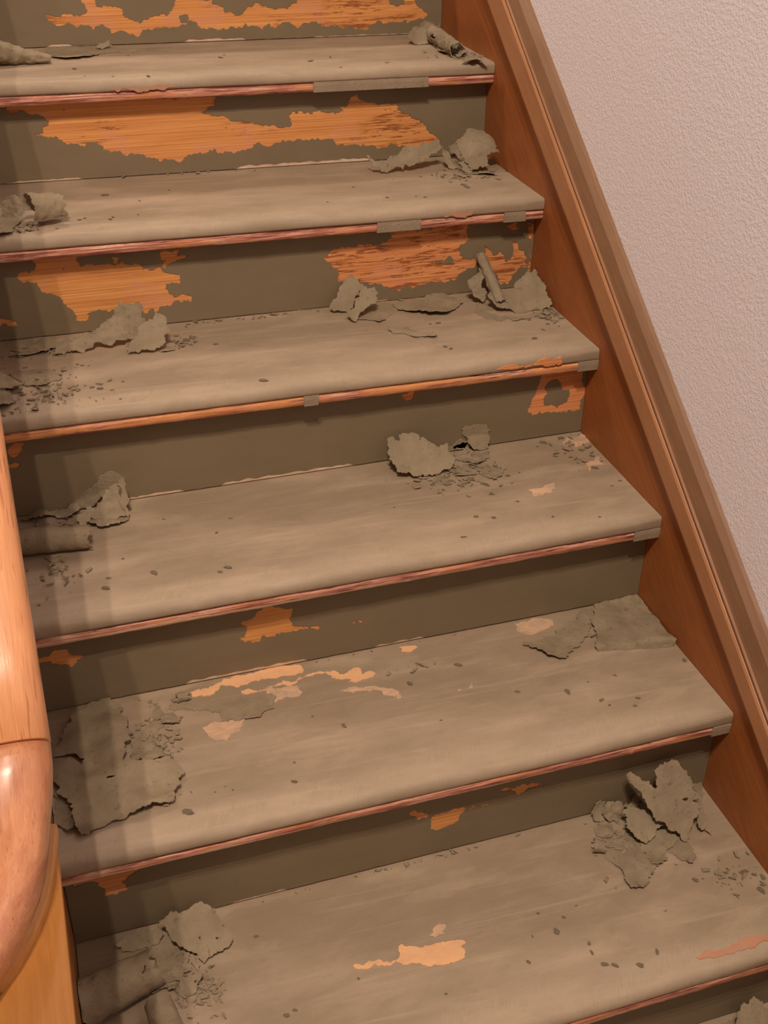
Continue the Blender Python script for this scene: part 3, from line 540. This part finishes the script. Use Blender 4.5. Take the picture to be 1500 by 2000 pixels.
def mat_wall():
    k = NT('textured_wall')
    v = k.coord((1, 1.0, 1.0))
    a = k.noise(v, 205, 3, .5, .7)
    b = k.noise(v, 30, 3, .6, .4)
    h = k.math('ADD', k.ramp(a, (.42, 0), (.62, 1)), k.math('MULTIPLY', b, .6))
    c = k.mix(k.noise(v, 3, 3), (.86, .795, .84), (.90, .835, .885))
    nb = k.bump(h, .0011, .36)
    return k.out(c, .8, nb, spec=.15)


PITCH = math.atan2(RISE, G)
M = {}
M['tread'] = mat_tread()
M['film'] = mat_riser_paint()
M['flake'] = mat_flake('flake_paint', (.218, .168, .106), (.302, .236, .154))
M['under'] = mat_flake('flake_underside', (.33, .26, .18), (.42, .335, .24))
M['chip'] = mat_flake('chip_paint', (.205, .157, .104), (.29, .222, .152))
M['bare'] = mat_bare('bare_pine', .35)
M['bare_clean'] = mat_bare('bare_pine_clean', .12)
M['bare_red'] = mat_bare('bare_pine_residue', 1.0, .6)
M['bare_salmon'] = mat_bare('bare_pine_pink', .05, .75)
M['nose_film'] = mat_flake('nose_paint', (.265, .203, .138), (.33, .255, .18))
M['strip'] = mat_strip('stripped_nosing', 0)
M['strip_orange'] = mat_strip('stripped_nosing_orange', .85)
M['pale'] = mat_pale('worn_through_paint', (.40, .30, .20), (.60, .37, .24))
M['peach'] = mat_pale('bare_tread_wood', (.66, .37, .20), (.74, .43, .22))
M['redp'] = mat_pale('red_primer', (.42, .25, .16), (.46, .205, .125))
M['primer'] = mat_pale('pale_primer', (.50, .33, .22), (.66, .50, .36))
M['skirt'] = mat_wood('skirting_varnish', (.29, .085, .020), (.37, .122, .030), (.20, .05, .013), (26, 3, 26), (-PITCH, 0, 0), .42)
M['mould'] = mat_wood('moulding_varnish', (.41, .185, .085), (.49, .235, .11), (.30, .12, .05), (40, 3, 40), (-PITCH, 0, 0), .4)
M['bead'] = mat_wood('bead_varnish', (.28, .125, .055), (.34, .155, .07), (.2, .08, .035), (40, 3, 40), (-PITCH, 0, 0), .45)
M['cap'] = mat_wood('dull_moulding_top', (.215, .108, .054), (.265, .14, .073), (.15, .066, .032), (40, 3, 40), (-PITCH, 0, 0), .5)
M['rail'] = mat_wood('handrail_varnish', (.57, .235, .095), (.68, .315, .14), (.36, .12, .05), (60, 4, 60), (-PITCH, 0, 0), .25, .5, .6, .75)
M['railend'] = mat_wood('rail_end_varnish', (.40, .145, .066), (.56, .25, .12), (.16, .04, .022), (30, 5, 30), (0, 0, 0), .28, .5, .5)
M['newel'] = mat_wood('newel_varnish', (.27, .10, .017), (.33, .135, .026), (.21, .07, .012), (34, 3, 34), (0, 0, 0), .4)
M['collar'] = mat_wood('collar_varnish', (.46, .20, .06), (.54, .26, .085), (.34, .13, .033), (34, 3, 34), (0, 0, 0), .35)
M['wall'] = mat_wall()
M['floor'] = mat_wood('floor_boards', (.30, .14, .05), (.40, .20, .08), (.2, .08, .03), (20, 3, 20), (0, 0, 0), .4)

# ------------------------------------------------------------------ the setting
w = link('wall_right', mesh([(.012, -3.2, 0), (.012, 1.0, 0), (.012, 1.0, 3.4), (.012, -3.2, 3.4),
                             (.11, -3.2, 0), (.11, 1.0, 0), (.11, 1.0, 3.4), (.11, -3.2, 3.4)],
                            [(0, 3, 2, 1), (4, 5, 6, 7), (0, 1, 5, 4), (3, 7, 6, 2), (0, 4, 7, 3), (1, 2, 6, 5)]), M['wall'])
tag(w, 'white wall with rough stippled plaster texture beside the stairs', None, kind='structure')
fl = link('floor', mesh([(-2.4, -3.2, 0), (.012, -3.2, 0), (.012, 1.0, 0), (-2.4, 1.0, 0), (-2.4, -3.2, -.05), (.012, -3.2, -.05), (.012, 1.0, -.05), (-2.4, 1.0, -.05)],
                        [(0, 1, 2, 3), (7, 6, 5, 4), (0, 4, 5, 1), (1, 5, 6, 2), (2, 6, 7, 3), (3, 7, 4, 0)]), M['floor'])
tag(fl, 'wooden hall floor at the foot of the stairs', None, kind='structure')

K = RISE / G


def prism_yz(poly, x0, x1):
    n = len(poly)
    return loft([[(x0, y, z) for y, z in poly], [(x1, y, z) for y, z in poly]])


sk = empty('trim_1', (0, -1.7, 0))
tag(sk, 'varnished wooden skirting board with moulded top edge running up the wall side', None, kind='structure')
zk = lambda y, h: ZO + y * K + h
link('skirting_board', prism_yz([(.55, zk(.55, -.42)), (.55, zk(.55, .13)), (-1.78, zk(-1.78, .08)), (-1.78, 0.0), (-1.40, 0.0)], .0, .0115), M['skirt'], parent=sk)
HB = lambda y: .0855 + .0165 * y
HG = lambda y: .157 + .036 * y
HD = lambda y: .1672 + .034 * y
HT = lambda y: .203 + .025 * y


def mould(fn, y0=.55, y1=-1.78, n=40):
    rings = []
    for k in range(n + 1):
        y = y0 + (y1 - y0) * k / n
        rings.append([(x + .0004 * noise.noise((y * 9, x * 300, 1)), y, zk(y, h)) for x, h in fn(y)])
    return loft(rings)


link('moulding', mould(lambda y: [(-.0002, HB(y) - .003), (-.011, HB(y) - .001), (-.015, HB(y) + .004), (-.0165, HB(y) + .010), (-.016, HG(y) - .005), (-.014, HG(y) - .001),
                                   (-.0085, HG(y) + .001), (-.0002, HG(y) + .001)]), M['mould'], parent=sk)
link('bead', mould(lambda y: [(-.0002, HG(y) + .0015), (-.009, HG(y) + .002), (-.0135, HG(y) + .0038), (-.0138, HD(y) - .0035), (-.011, HD(y) - .001), (-.0002, HD(y) - .001)]), M['bead'], parent=sk)
link('cap_rail', mould(lambda y: [(-.0002, HD(y) - .0005), (-.0105, HD(y)), (-.0095, HD(y) + .003), (-.003, HT(y) - .013), (.006, HT(y) - .002), (.0118, HT(y)), (.0118, HD(y))]), M['cap'], parent=sk)

# ------------------------------------------------------------------ the staircase
stair = empty('staircase', (-.49, -.6, 0))
tag(stair, 'old wooden staircase with peeling grey-olive paint on treads and risers', 'staircase')
R0 = random.Random(4)


def tread(i):
    xr = -.0006
    xl = XL + .0006
    y0, z0, s = nose(i), zt(i), slope(i)
    D = back(i) - nose(i)
    yb = D + .012 if i >= 0 else .45
    th = t - .0170
    def section(r):
        prof = [(yb, 0)]
        for yy in (D * .75, D * .5, D * .3, .06, .04):
            prof.append((yy, 0))
        for a in range(0, 91, 15):
            prof.append((r - r * math.sin(math.radians(a)) + .0, -r + r * math.cos(math.radians(a))))
        return prof + [(.0004, -.86 * th), (.0008, -th + .002), (.003, -th), (yb, -th)]

    n = 70
    rings = []
    for k in range(n + 1):
        x = xr + (xl - xr) * k / n
        ring = []
        prof = section(.0055 + .0095 * min(1, max(0, (-x - .01) / .22)) ** .7)
        for j, (y, z) in enumerate(prof):
            front = y < .03
            wv = .0011 * noise.noise((x * 5, i * 7.3, 2.0)) + .0005 * noise.noise((x * 30, i * 3.1, z * 60))
            wz = .0007 * noise.noise((x * 6, y * 9, i * 5.0)) if j and j < len(prof) - 1 else 0
            ring.append((x, y + (wv if front else 0), z + s * x + wz))
        rings.append(ring)
    tr = link('tread', loft(rings), M['tread'], (0, y0, z0), stair, True)
    e = tr.modifiers.new('split', 'EDGE_SPLIT')
    e.split_angle = math.radians(40)
    # the wooden lath under the nose, paint torn off
    n = 160
    rings = []
    for k in range(n + 1):
        x = xr + (xl - xr) * k / n
        q = lambda a, b: .0012 * noise.noise((x * 22, i * 9.1 + a, b)) + .0008 * noise.noise((x * 70, i * 2.2 + a, b))
        zt_, zb = -th - .0004, -t
        rings.append([(x, .04, zt_ + s * x), (x, .0065, zt_ + s * x), (x, .0030 + q(1, 0), zt_ - .0022 + s * x), (x, .0016 + q(2, 1), zt_ - .006 + s * x),
                      (x, .0024 + q(3, 1), zb + .0026 + s * x), (x, .0046 + q(4, 3) * .5, zb + s * x + q(5, 1) * .6), (x, .04, zb + s * x)])
    link('nosing_strip', loft(rings), M['strip_orange' if i in (2,) else 'strip'], (0, y0, z0), tr, True).modifiers.new('s', 'EDGE_SPLIT').split_angle = math.radians(60)
    # paint still sitting on the lath
    for a, b in SFILM.get(i, []):
        if b < a:
            a, b = b, a
        a, b = a / 1000, min(b / 1000, xr)
        n = max(8, int((b - a) / .004))
        rings = []
        for k in range(n + 1):
            x = a + (b - a) * k / n
            j = lambda c: .003 * noise.noise((c * 3.1, i * 4, k)) if k in (0, n) else 0
            zt_ = -th + .0006
            rings.append([(x + j(1), .03, zt_ + s * x), (x + j(1), -.0002, zt_ + s * x), (x + j(2), -.0006 + .0005 * noise.noise((x * 30, i, 0)), zt_ - .006 + s * x),
                          (x + j(3), .0004, -t - .0003 + s * x), (x + j(4), .012, -t - .0012 + s * x), (x + j(4), .03, -t - .0012 + s * x)])
        link('paint_film', loft(rings), M['nose_film'], (0, y0, z0), tr)
    # places worn through to wood
    rnd = random.Random(50 + i)
    for kind, pl in PATCH.get(i, []):
        P = [(p[0], p[1]) for p in pairs(pl)]
        P = [(min(x, -1.5), min(y, back(i) * 1000 - 1)) for x, y in P]
        v, f = cdt(rag(P, .28, 2.2, rnd))
        me = mesh([(x / 1000, y / 1000 - y0, .0010 + s * x / 1000) for x, y in v], f)
        ob = link('bare_patch', me, {'bare': M['peach'], 'pale': M['pale'], 'red': M['redp']}[kind], (0, y0, z0), tr)
        solid(ob, .0022, -1, 0, False)
    for kind, pl in NOSE.get(i, []):
        v, f = cdt(rag(pairs(pl), .22, 2, rnd))
        me = mesh([(x / 1000, -.0011, z / 1000 - z0) for x, z in v], f)
        ob = link('bare_patch', me, {'bare': M['bare_salmon'], 'pale': M['redp'], 'red': M['redp']}[kind], (0, y0, z0), tr)
        solid(ob, .0022, -1, 0, False)
    return tr


def riser(i):
    """riser standing on tread i (below tread i-1)"""
    y = back(i)
    zb, zt_ = zt(i), zt(i - 1) - t
    s0, s1 = slope(i), slope(i - 1)
    xr = -.0006
    xl = XL + .0006
    d = .018
    gp = {2: .0018, 3: .0022, 4: .0030, 5: .0034, 6: .003}.get(i, .0016)
    v = [(xr, 0, s0 * xr + gp), (xl, 0, s0 * xl + gp), (xl, 0, zt_ - zb + s1 * xl), (xr, 0, zt_ - zb + s1 * xr)]
    v += [(a, d, b) for a, _, b in v]
    if i == 7:
        v = [(a, b, 0 if k % 4 < 2 else c) for k, (a, b, c) in enumerate(v)]
        zb = 0
    me = mesh(v, [(0, 3, 2, 1), (4, 5, 6, 7), (0, 1, 5, 4), (1, 2, 6, 5), (2, 3, 7, 6), (3, 0, 4, 7)])
    wm = {0: 'bare', 1: 'bare', 2: 'bare_clean', 3: 'bare_salmon'}.get(i, 'bare_clean')
    rb = link('riser', fixn(me), M[wm], (0, y, zb), stair)
    if i > 6:
        return rb
    rnd = random.Random(90 + i)
    H, S, GP = RISER[i]
    bot = []
    x = xl * 1000 + .5
    while x < xr * 1000 - 1:
        g = gp * 1000 + .5 + 1.2 * noise.noise((x * .05, i * 3.0, 0)) + .7 * noise.noise((x * .25, i * 3.0, 1))
        for a, b, h in GP:
            e = min(x - a, b - x)
            if e > 0:
                g += h * min(1, e / 8) * (.75 + .5 * noise.noise((x * .06, i, 7)))
        bot.append((x, (zb + s0 * x / 1000) * 1000 + max(1.0, g)))
        x += 2.4
    outer = bot + [(xr * 1000, zb * 1000 + 2), (xr * 1000, (zt_ + s1 * xr) * 1000 - .2), (xl * 1000 + .5, (zt_ + s1 * xl) * 1000 - .2)]
    vv, ff = cdt(outer, [rag(pairs(h), .34, 1.2, rnd) for h in H], [rag(pairs(h), .34, 1.2, rnd) for h in S])
    me = mesh([(x / 1000, -.0011, z / 1000 - zb) for x, z in vv], ff)
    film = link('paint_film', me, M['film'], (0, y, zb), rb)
    film['label'] = 'olive grey paint film, torn away in places down to the wood' if H else 'olive grey paint film'
    solid(film, .0010, -1, 0, False)
    ps = mesh([(xr, -.0003, s0 * xr + gp), (xl, -.0003, s0 * xl + gp), (xl, -.0003, s0 * xl + .0115), (xr, -.0003, s0 * xr + .0115)], [(0, 3, 2, 1)])
    solid(link('primer_strip', ps, M['primer'], (0, y, zb), rb), .0003, -1, 0, False)
    # second half of riser 2 is stained with red residue
    if i == 2:
        xs, xe = -.50, xr - .0002
        me = mesh([(xs, -.00008, s0 * xs + .001), (xe, -.00008, s0 * xe + .001), (xe, -.00008, zt_ - zb + s1 * xe - .001), (xs, -.00008, zt_ - zb + s1 * xs - .001)], [(0, 1, 2, 3)])
        ob = link('stained_wood', me, M['bare_red'], (0, y, zb), rb)
    return rb


for i in range(-1, 7):
    tread(i)
for i in range(0, 8):
    riser(i)

# ------------------------------------------------------------------ balustrade: panel, handrail, newel
J = Vector((-.9905, -1.382, 1.037))
DR = Vector((-.0032, .2631, .1779)).normalized()
HW, HH = .045, .027


def rail_ring(c, hw, hh, nrm, n=36, zlow=None):
    """superellipse section, lateral axis x, second axis nrm"""
    r = []
    for k in range(n):
        a = 2 * math.pi * k / n
        ca, sa = math.cos(a), math.sin(a)
        u = math.copysign(abs(ca) ** .72, ca) * hw
        v = math.copysign(abs(sa) ** .8, sa) * hh
        r.append(Vector(c) + Vector((u, 0, 0)) + Vector(nrm) * v)
    return r


NR = Vector((0, -DR.z, DR.y)).normalized()
hr = empty('handrail', (J.x, J.y, J.z - HH))
tag(hr, 'glossy orange-varnished wooden handrail with rounded profile on the open side of the stairs', 'handrail')
rings = []
for k in range(30):
    c = J + DR * (.0015 + 2.15 * k / 29)
    rings.append([tuple(p) for p in rail_ring(c, HW, HH, NR)])
rings.insert(0, [tuple(p) for p in rail_ring(J + DR * .0005, HW - .002, HH - .002, NR)])
link('rail', loft(rings), M['rail'], parent=hr, smooth=True)
yt = [(-1.3835, .0445), (-1.41, .0445), (-1.4387, .0420), (-1.4704, .0377), (-1.4909, .0350), (-1.5099, .0318), (-1.525, .028), (-1.5364, .0240), (-1.552, .0175), (-1.5640, .0110), (-1.576, .0035), (-1.586, -.0045), (-1.594, -.0105)]
rings = [[tuple(p) for p in rail_ring(J - DR * .0005, HW - .003, HH - .002, NR)]]
for k, (y, hw) in enumerate(yt):
    s_ = min(1, (J.y - y) / .06)
    zc = 1.0365 + (y - J.y) * K * .35 * (1 - .5 * s_)
    u = max(0, min(1, (-1.47 - y) / .126))
    hh = HH * math.sqrt(max(.03, 1 - (u * .93) ** 2.2))
    low = 1.0108
    zc = max(zc - (HH - hh) * .9, low + hh) if k else 1.0365
    nr = NR.lerp(Vector((0, 0, 1)), s_).normalized()
    cx = J.x - .0135 * max(0, min(1, (-1.45 - y) / .12))
    rings.append([tuple(p) for p in rail_ring((cx, y, zc), J.x + hw - cx, hh, nr)])
re_ = link('rail_end', loft(rings), M['railend'], parent=hr, smooth=True)
re_['label'] = 'darker rounded end piece of the handrail'

nw = empty('newel_post', (-.9905, -1.54, 0))
tag(nw, 'orange-brown wooden newel post under the rounded end of the handrail', 'newel post')


def box_bevel(x0, x1, y0, y1, z0, z1, b):
    bm = bmesh.new()
    bmesh.ops.create_cube(bm, size=1)
    for v in bm.verts:
        v.co = Vector((x0 + (v.co.x + .5) * (x1 - x0), y0 + (v.co.y + .5) * (y1 - y0), z0 + (v.co.z + .5) * (z1 - z0)))
    bmesh.ops.bevel(bm, geom=list(bm.edges), offset=b, segments=2, affect='EDGES', profile=.5)
    me = bpy.data.meshes.new('m')
    bm.to_mesh(me)
    bm.free()
    return me


me = box_bevel(-1.13, -.951, -1.660, -1.4417, .0, .9972, .003)
for v in me.vertices:                                   # the post tapers towards the floor
    q = 1 - v.co.z / .9972
    v.co.x += q * ((-1.040 + .951) if v.co.x > -1.04 else .05)
    v.co.y += q * (.04 if v.co.y < -1.55 else -.04)
link('shaft', me, M['newel'], parent=nw)
ol = [(-.9495, -1.4445), (-.9500, -1.4506), (-.9544, -1.4840), (-.9585, -1.5035), (-.9633, -1.5213), (-.9705, -1.5390), (-.9790, -1.5538), (-.988, -1.5690), (-.9976, -1.5805), (-1.003, -1.583)]
ol = ol + [(2 * -1.003 - x, y) for x, y in ol[-2::-1]]
rings = []
for z, ins in ((.9974, 0), (1.0045, 0), (1.0083, .001), (1.0102, .004)):
    cx, cy = -1.003, -1.48
    rings.append([(cx + (x - cx) * (1 - ins / .045), cy + (y - cy) * (1 - ins / .085), z) for x, y in ol])
link('collar', loft(rings), M['collar'], parent=nw)

bp = link('balustrade_panel', prism_yz([(.50, J.z + (.50 - J.y) * DR.z / DR.y - HH * 1.4), (.50, zk(.50, -.30)), (-1.436, zk(-1.436, -.28)), (-1.436, J.z + (-1.436 - J.y) * DR.z / DR.y - HH * 1.4 + .010), (-1.382, J.z - HH * 1.4)], -1.004, XL - .0004), M['newel'])
tag(bp, 'closed wooden balustrade panel beneath the handrail on the open side', 'balustrade')

# ------------------------------------------------------------------ peeled paint
GRP = 'pieces of peeled paint on the stairs'


def settle(p, i, pad=.0016):
    x = min(p[0], -.003)
    x = max(x, XL + .002)
    y = min(p[1], back(i) - .0034)
    z = p[2]
    if y > nose(i):
        z = max(z, zt(i, x) + pad)
    return (x, y, z)


def finish(verts, faces, i, label):
    c = [sum(v[k] for v in verts) / len(verts) for k in range(2)]
    z = min(v[2] for v in verts)
    me = mesh([(v[0] - c[0], v[1] - c[1], v[2] - z) for v in verts], faces)
    ob = link('paint_flake', me, [M['flake'], M['under']], (c[0], c[1], z), None, True)
    solid(ob, .0011, -1, 1)
    tag(ob, label, 'paint flake', GRP)
    return ob


def sheet(label, i, mode, O, pts, e, seed):
    rnd = random.Random(seed)
    P = pairs(pts)
    area = sum(P[k - 1][0] * P[k][1] - P[k][0] * P[k - 1][1] for k in range(len(P)))
    if area < 0:
        P = P[::-1]
    P = rag(P, .31, 1.35, rnd)
    cut = [rag(pairs(c), .2, 2, rnd) for c in e.get('cut', [])]
    size = max(max(p[k] for p in P) - min(p[k] for p in P) for k in (0, 1))
    vv, ff = cdt(P, cut, [], max(2.2, min(4.5, size / 18)), rnd)
    U, V, N = Vector(e['U']), Vector(e['V']), Vector(e['N'])
    R = max(math.hypot(*p) for p in P)
    vmax = max(-p[1] for p in P)
    crum = e.get('crum', .8)
    bowl = e.get('bowl', 0)
    lift = e.get('lift', 0)
    out = []
    for u, v in vv:
        h = 0
        if lift:
            h += lift * .75 * noise.noise((u / 45, v / 45, seed * 1.7)) + (3.2 + lift * .4) * max(0, -v / vmax) ** 1.5
        h += bowl * ((math.hypot(u, v) / R) ** 2 - 1) * (1 if bowl < 0 else 1.3)
        f = 1 / 11 if crum < 1.5 else 1 / 13
        h += crum * (noise.noise((u * f, v * f, seed * 3.3)) + .5 * noise.noise((u * f * 2.3, v * f * 2.3, seed)))
        uu, vv_ = u, v
        for ax, ay, bx, by, r, ma in e.get('bend', []):
            dx, dy = bx - ax, by - ay
            L = math.hypot(dx, dy)
            nx, ny = -dy / L, dx / L
            if (0 - ax) * nx + (0 - ay) * ny > 0:
                nx, ny = -nx, -ny
            s = (uu - ax) * nx + (vv_ - ay) * ny + r * .8
            if s > 0:
                a = min(s / r, math.radians(ma))
                ext = max(0, s - r * math.radians(ma))
                adv = r * math.sin(a) + ext * math.cos(a)
                uu += nx * (adv - s)
                vv_ += ny * (adv - s)
                h -= r * (1 - math.cos(a)) + ext * math.sin(a)
        p = Vector(O) / 1000 + (U * uu + V * vv_ + N * h) / 1000
        out.append(settle(p, i))
    return finish(out, ff, i, label)


def roll(label, i, ab, rr, th, e, seed):
    A_, B_ = Vector(ab[:3]) / 1000, Vector(ab[3:]) / 1000
    ax = (B_ - A_)
    L = ax.length
    ax.normalize()
    n1 = (Vector((0, 0, 1)) - ax * ax.z)
    if n1.length < .5:
        n1 = Vector((0, -1, 0)) - ax * -ax.y
    n1.normalize()
    n2 = n1.cross(ax)
    if n2.y > 0:
        n2 = -n2                      # positive angles turn towards the nosing
    nt = max(16, int((th[1] - th[0]) / 9))
    ns = max(10, int(L / .0035))
    crum, jag = e.get('crum', 1), e.get('jag', 3) / 1000
    rnd = random.Random(seed)
    e0 = [rnd.uniform(0, jag) + jag * .8 * noise.noise((k * .35, seed, 0)) for k in range(nt + 1)]
    e1 = [rnd.uniform(0, jag) + jag * 1.2 * noise.noise((k * .35, seed, 9)) for k in range(nt + 1)]
    vs = []
    for a in range(ns + 1):
        s = a / ns
        for k in range(nt + 1):
            q = k / nt
            t0 = rnd.uniform(-5, 5) if k in (0, nt) else 0
            an = math.radians(th[0] + (th[1] - th[0]) * q + t0)
            r = (rr[0] + (rr[1] - rr[0]) * s) / 1000
            r *= 1 - .16 * abs(q - .45) * (th[1] - th[0]) / 360
            r += crum / 1000 * (noise.noise((s * L * 70, q * 6, seed)) + .6 * noise.noise((s * L * 190, q * 15, seed + 4)))
            x = e0[k] * (1 - s) - e1[k] * s + s * L
            p = A_ + ax * x + n1 * (r * math.cos(an)) + n2 * (r * math.sin(an))
            vs.append(settle(p, i))
    fs = []
    for a in range(ns):
        for k in range(nt):
            s, an = (a + .5) / ns, th[0] + (th[1] - th[0]) * (k + .5) / nt
            if any(((s - hs) / hr_) ** 2 + ((an - ha) / hw) ** 2 < 1 + .6 * noise.noise((a * .9, k * .9, seed)) for hs, ha, hr_, hw in e.get('holes', [])):
                continue
            b = a * (nt + 1) + k
            fs.append((b, b + nt + 1, b + nt + 2, b + 1))
    # outward side up
    c0 = fs[len(fs) // 2]
    pa, pb, pc = (Vector(vs[c0[k]]) for k in range(3))
    mid = A_ + ax * ((pa - A_).dot(ax))
    if (pb - pa).cross(pc - pa).dot(pa - mid) < 0:
        fs = [f[::-1] for f in fs]
    return finish(vs, fs, i, label)


for n, (label, i, mode, O, pts, th, e) in enumerate(FL):
    if mode == 'roll':
        roll(label, i, O, pts, th, e, n + 1)
    else:
        sheet(label, i, mode, O, pts, e, n + 1)

# loose chips: a few shared meshes, each chip an object of its own
rc = random.Random(11)
CM = []
for k in range(6):
    n = rc.randint(5, 7)
    r = [rc.uniform(.55, 1.15) for _ in range(n)]
    asp = rc.uniform(.32, .62)
    v = [(0, 0, .09)] + [(.5 * r[j] * math.cos(2 * math.pi * j / n), .5 * asp * r[j] * math.sin(2 * math.pi * j / n), rc.uniform(.03, .13)) for j in range(n)]
    v += [(x * .97, y * .97, -.0) for x, y, z in v[1:]]
    f = [(0, 1 + j, 1 + (j + 1) % n) for j in range(n)] + [(1 + j, 1 + n + j, 1 + n + (j + 1) % n, 1 + (j + 1) % n) for j in range(n)]
    f.append(tuple(range(1 + n, 1 + 2 * n))[::-1])
    me = mesh(v, f)
    me.materials.append(M['chip'])
    CM.append(me)
ORD = ['top', 'second', 'third', 'fourth', 'fifth', 'sixth', 'lowest']
NTH = ['first', 'second', 'third', 'fourth', 'fifth', 'sixth', 'seventh', 'eighth', 'ninth', 'tenth', 'eleventh', 'twelfth', 'thirteenth', 'fourteenth', 'fifteenth', 'sixteenth', 'seventeenth', 'eighteenth', 'nineteenth', 'twentieth']
for i, lst in CH.items():
    zone = {}
    for x, y, L, an in lst:
        q = (y / 1000 - nose(i)) / (back(i) - nose(i))
        zone.setdefault('near the nosing' if q < .36 else 'near the riser' if q > .66 else 'midway', []).append((x, y, L, an))
    for zn, l2 in zone.items():
        for rank, (x, y, L, an) in enumerate(sorted(l2, reverse=True)):
            ob = bpy.data.objects.new('paint_chip', rc.choice(CM))
            COL.objects.link(ob)
            xx = min(x / 1000, -.008)
            yy = min(y / 1000, back(i) - .008)
            zz = zt(i, xx) + .0006
            if yy < nose(i) + .011:
                yy = nose(i) + .013
            ob.location = (xx, yy, zz)
            ob.rotation_euler = (rc.uniform(-.05, .05), 0, math.radians(an))
            sc = min(L, 17) / 1000
            ob.scale = (sc, sc, min(sc, .014))
            sz = 'larger dark paint chip' if L > 9 else 'tiny dark paint chip'
            tag(ob, '%s %s, %s step, %s from the skirting' % (sz, zn, ORD[i], NTH[rank]), 'paint chip', 'loose paint chips on the %s step' % ORD[i])

CRL = ['fine crumbs of paint around the crackled tube on the top step', 'fine crumbs of paint in front of the big dome on the second step',
       'fine crumbs of paint around the domed curl on the second step', 'fine crumbs of paint spread beside the handrail on the third step',
       'fine crumbs of paint around the spread leaf by the skirting board on the third step', 'fine crumbs of paint along the riser beside the hanging tongue on the third step',
       'fine crumbs of paint right of the pale wedge on the third step', 'dense crumbs of paint below the shell-shaped leaf on the fourth step',
       'fine crumbs of paint around the wedge curl on the fourth step', 'fine crumbs of paint in front of the smooth roll on the fourth step',
       'fine crumbs of paint in the corner by the skirting board on the fourth step', 'fine crumbs of paint right of the large torn sheet on the fifth step',
       'fine crumbs of paint in front of the large torn sheet on the fifth step', 'fine crumbs of paint under the corner heap on the sixth step',
       'dense crumbs of paint right of the rolls on the sixth step', 'fine crumbs of paint by the skirting board nosing on the sixth step',
       'dense crumbs of paint under the big roll on the sixth step', 'fine crumbs of paint in the middle of the fifth step near the riser',
       'line of crumbs in the joint behind the second step', 'line of crumbs in the joint behind the third step', 'line of crumbs in the joint behind the fourth step',
       'line of crumbs in the joint behind the fifth step', 'line of crumbs in the joint behind the sixth step']
for n, (i, x, y, rx, ry, cnt) in enumerate(CR):
    rd = random.Random(300 + n)
    vs, fs = [], []
    for k in range(cnt):
        px = x / 1000 + rd.gauss(0, .45) * rx / 1000
        py = y / 1000 + rd.gauss(0, .45) * ry / 1000
        if px > -.006 or px < XL + .006 or py > back(i) - .006 or py < nose(i) + .02:
            continue
        a = rd.uniform(0, 3.14)
        L = rd.choice((.002, .003, .0045, .0065, .009, .0125)) * rd.uniform(.7, 1.2)
        W = L * rd.uniform(.25, .6)
        b = len(vs)
        z0 = zt(i, px) + .0008
        for u, v, h in ((-1, -.6, rd.uniform(0, .5)), (.7, -1, rd.uniform(0, .4)), (1, .7, rd.uniform(.1, .6)), (-.6, 1, rd.uniform(.1, .5))):
            u, v = u * L / 2 * rd.uniform(.7, 1.2), v * W / 2 * rd.uniform(.7, 1.2)
            qx, qy = px + u * math.cos(a) - v * math.sin(a), py + u * math.sin(a) + v * math.cos(a)
            vs.append((qx, qy, z0 + .0008 + h * L * .5))
            vs.append((qx, qy, z0 + h * L * .5))
        fs += [(b, b + 2, b + 4, b + 6), (b + 7, b + 5, b + 3, b + 1)] + [(b + 2 * j, b + 2 * j + 1, b + (2 * j + 3) % 8, b + (2 * j + 2) % 8) for j in range(4)]
    me = mesh(vs, fs)
    ob = link('paint_crumbs', me, M['flake'])
    tag(ob, CRL[n], 'crumbs', 'crumbs of peeled paint', 'stuff')
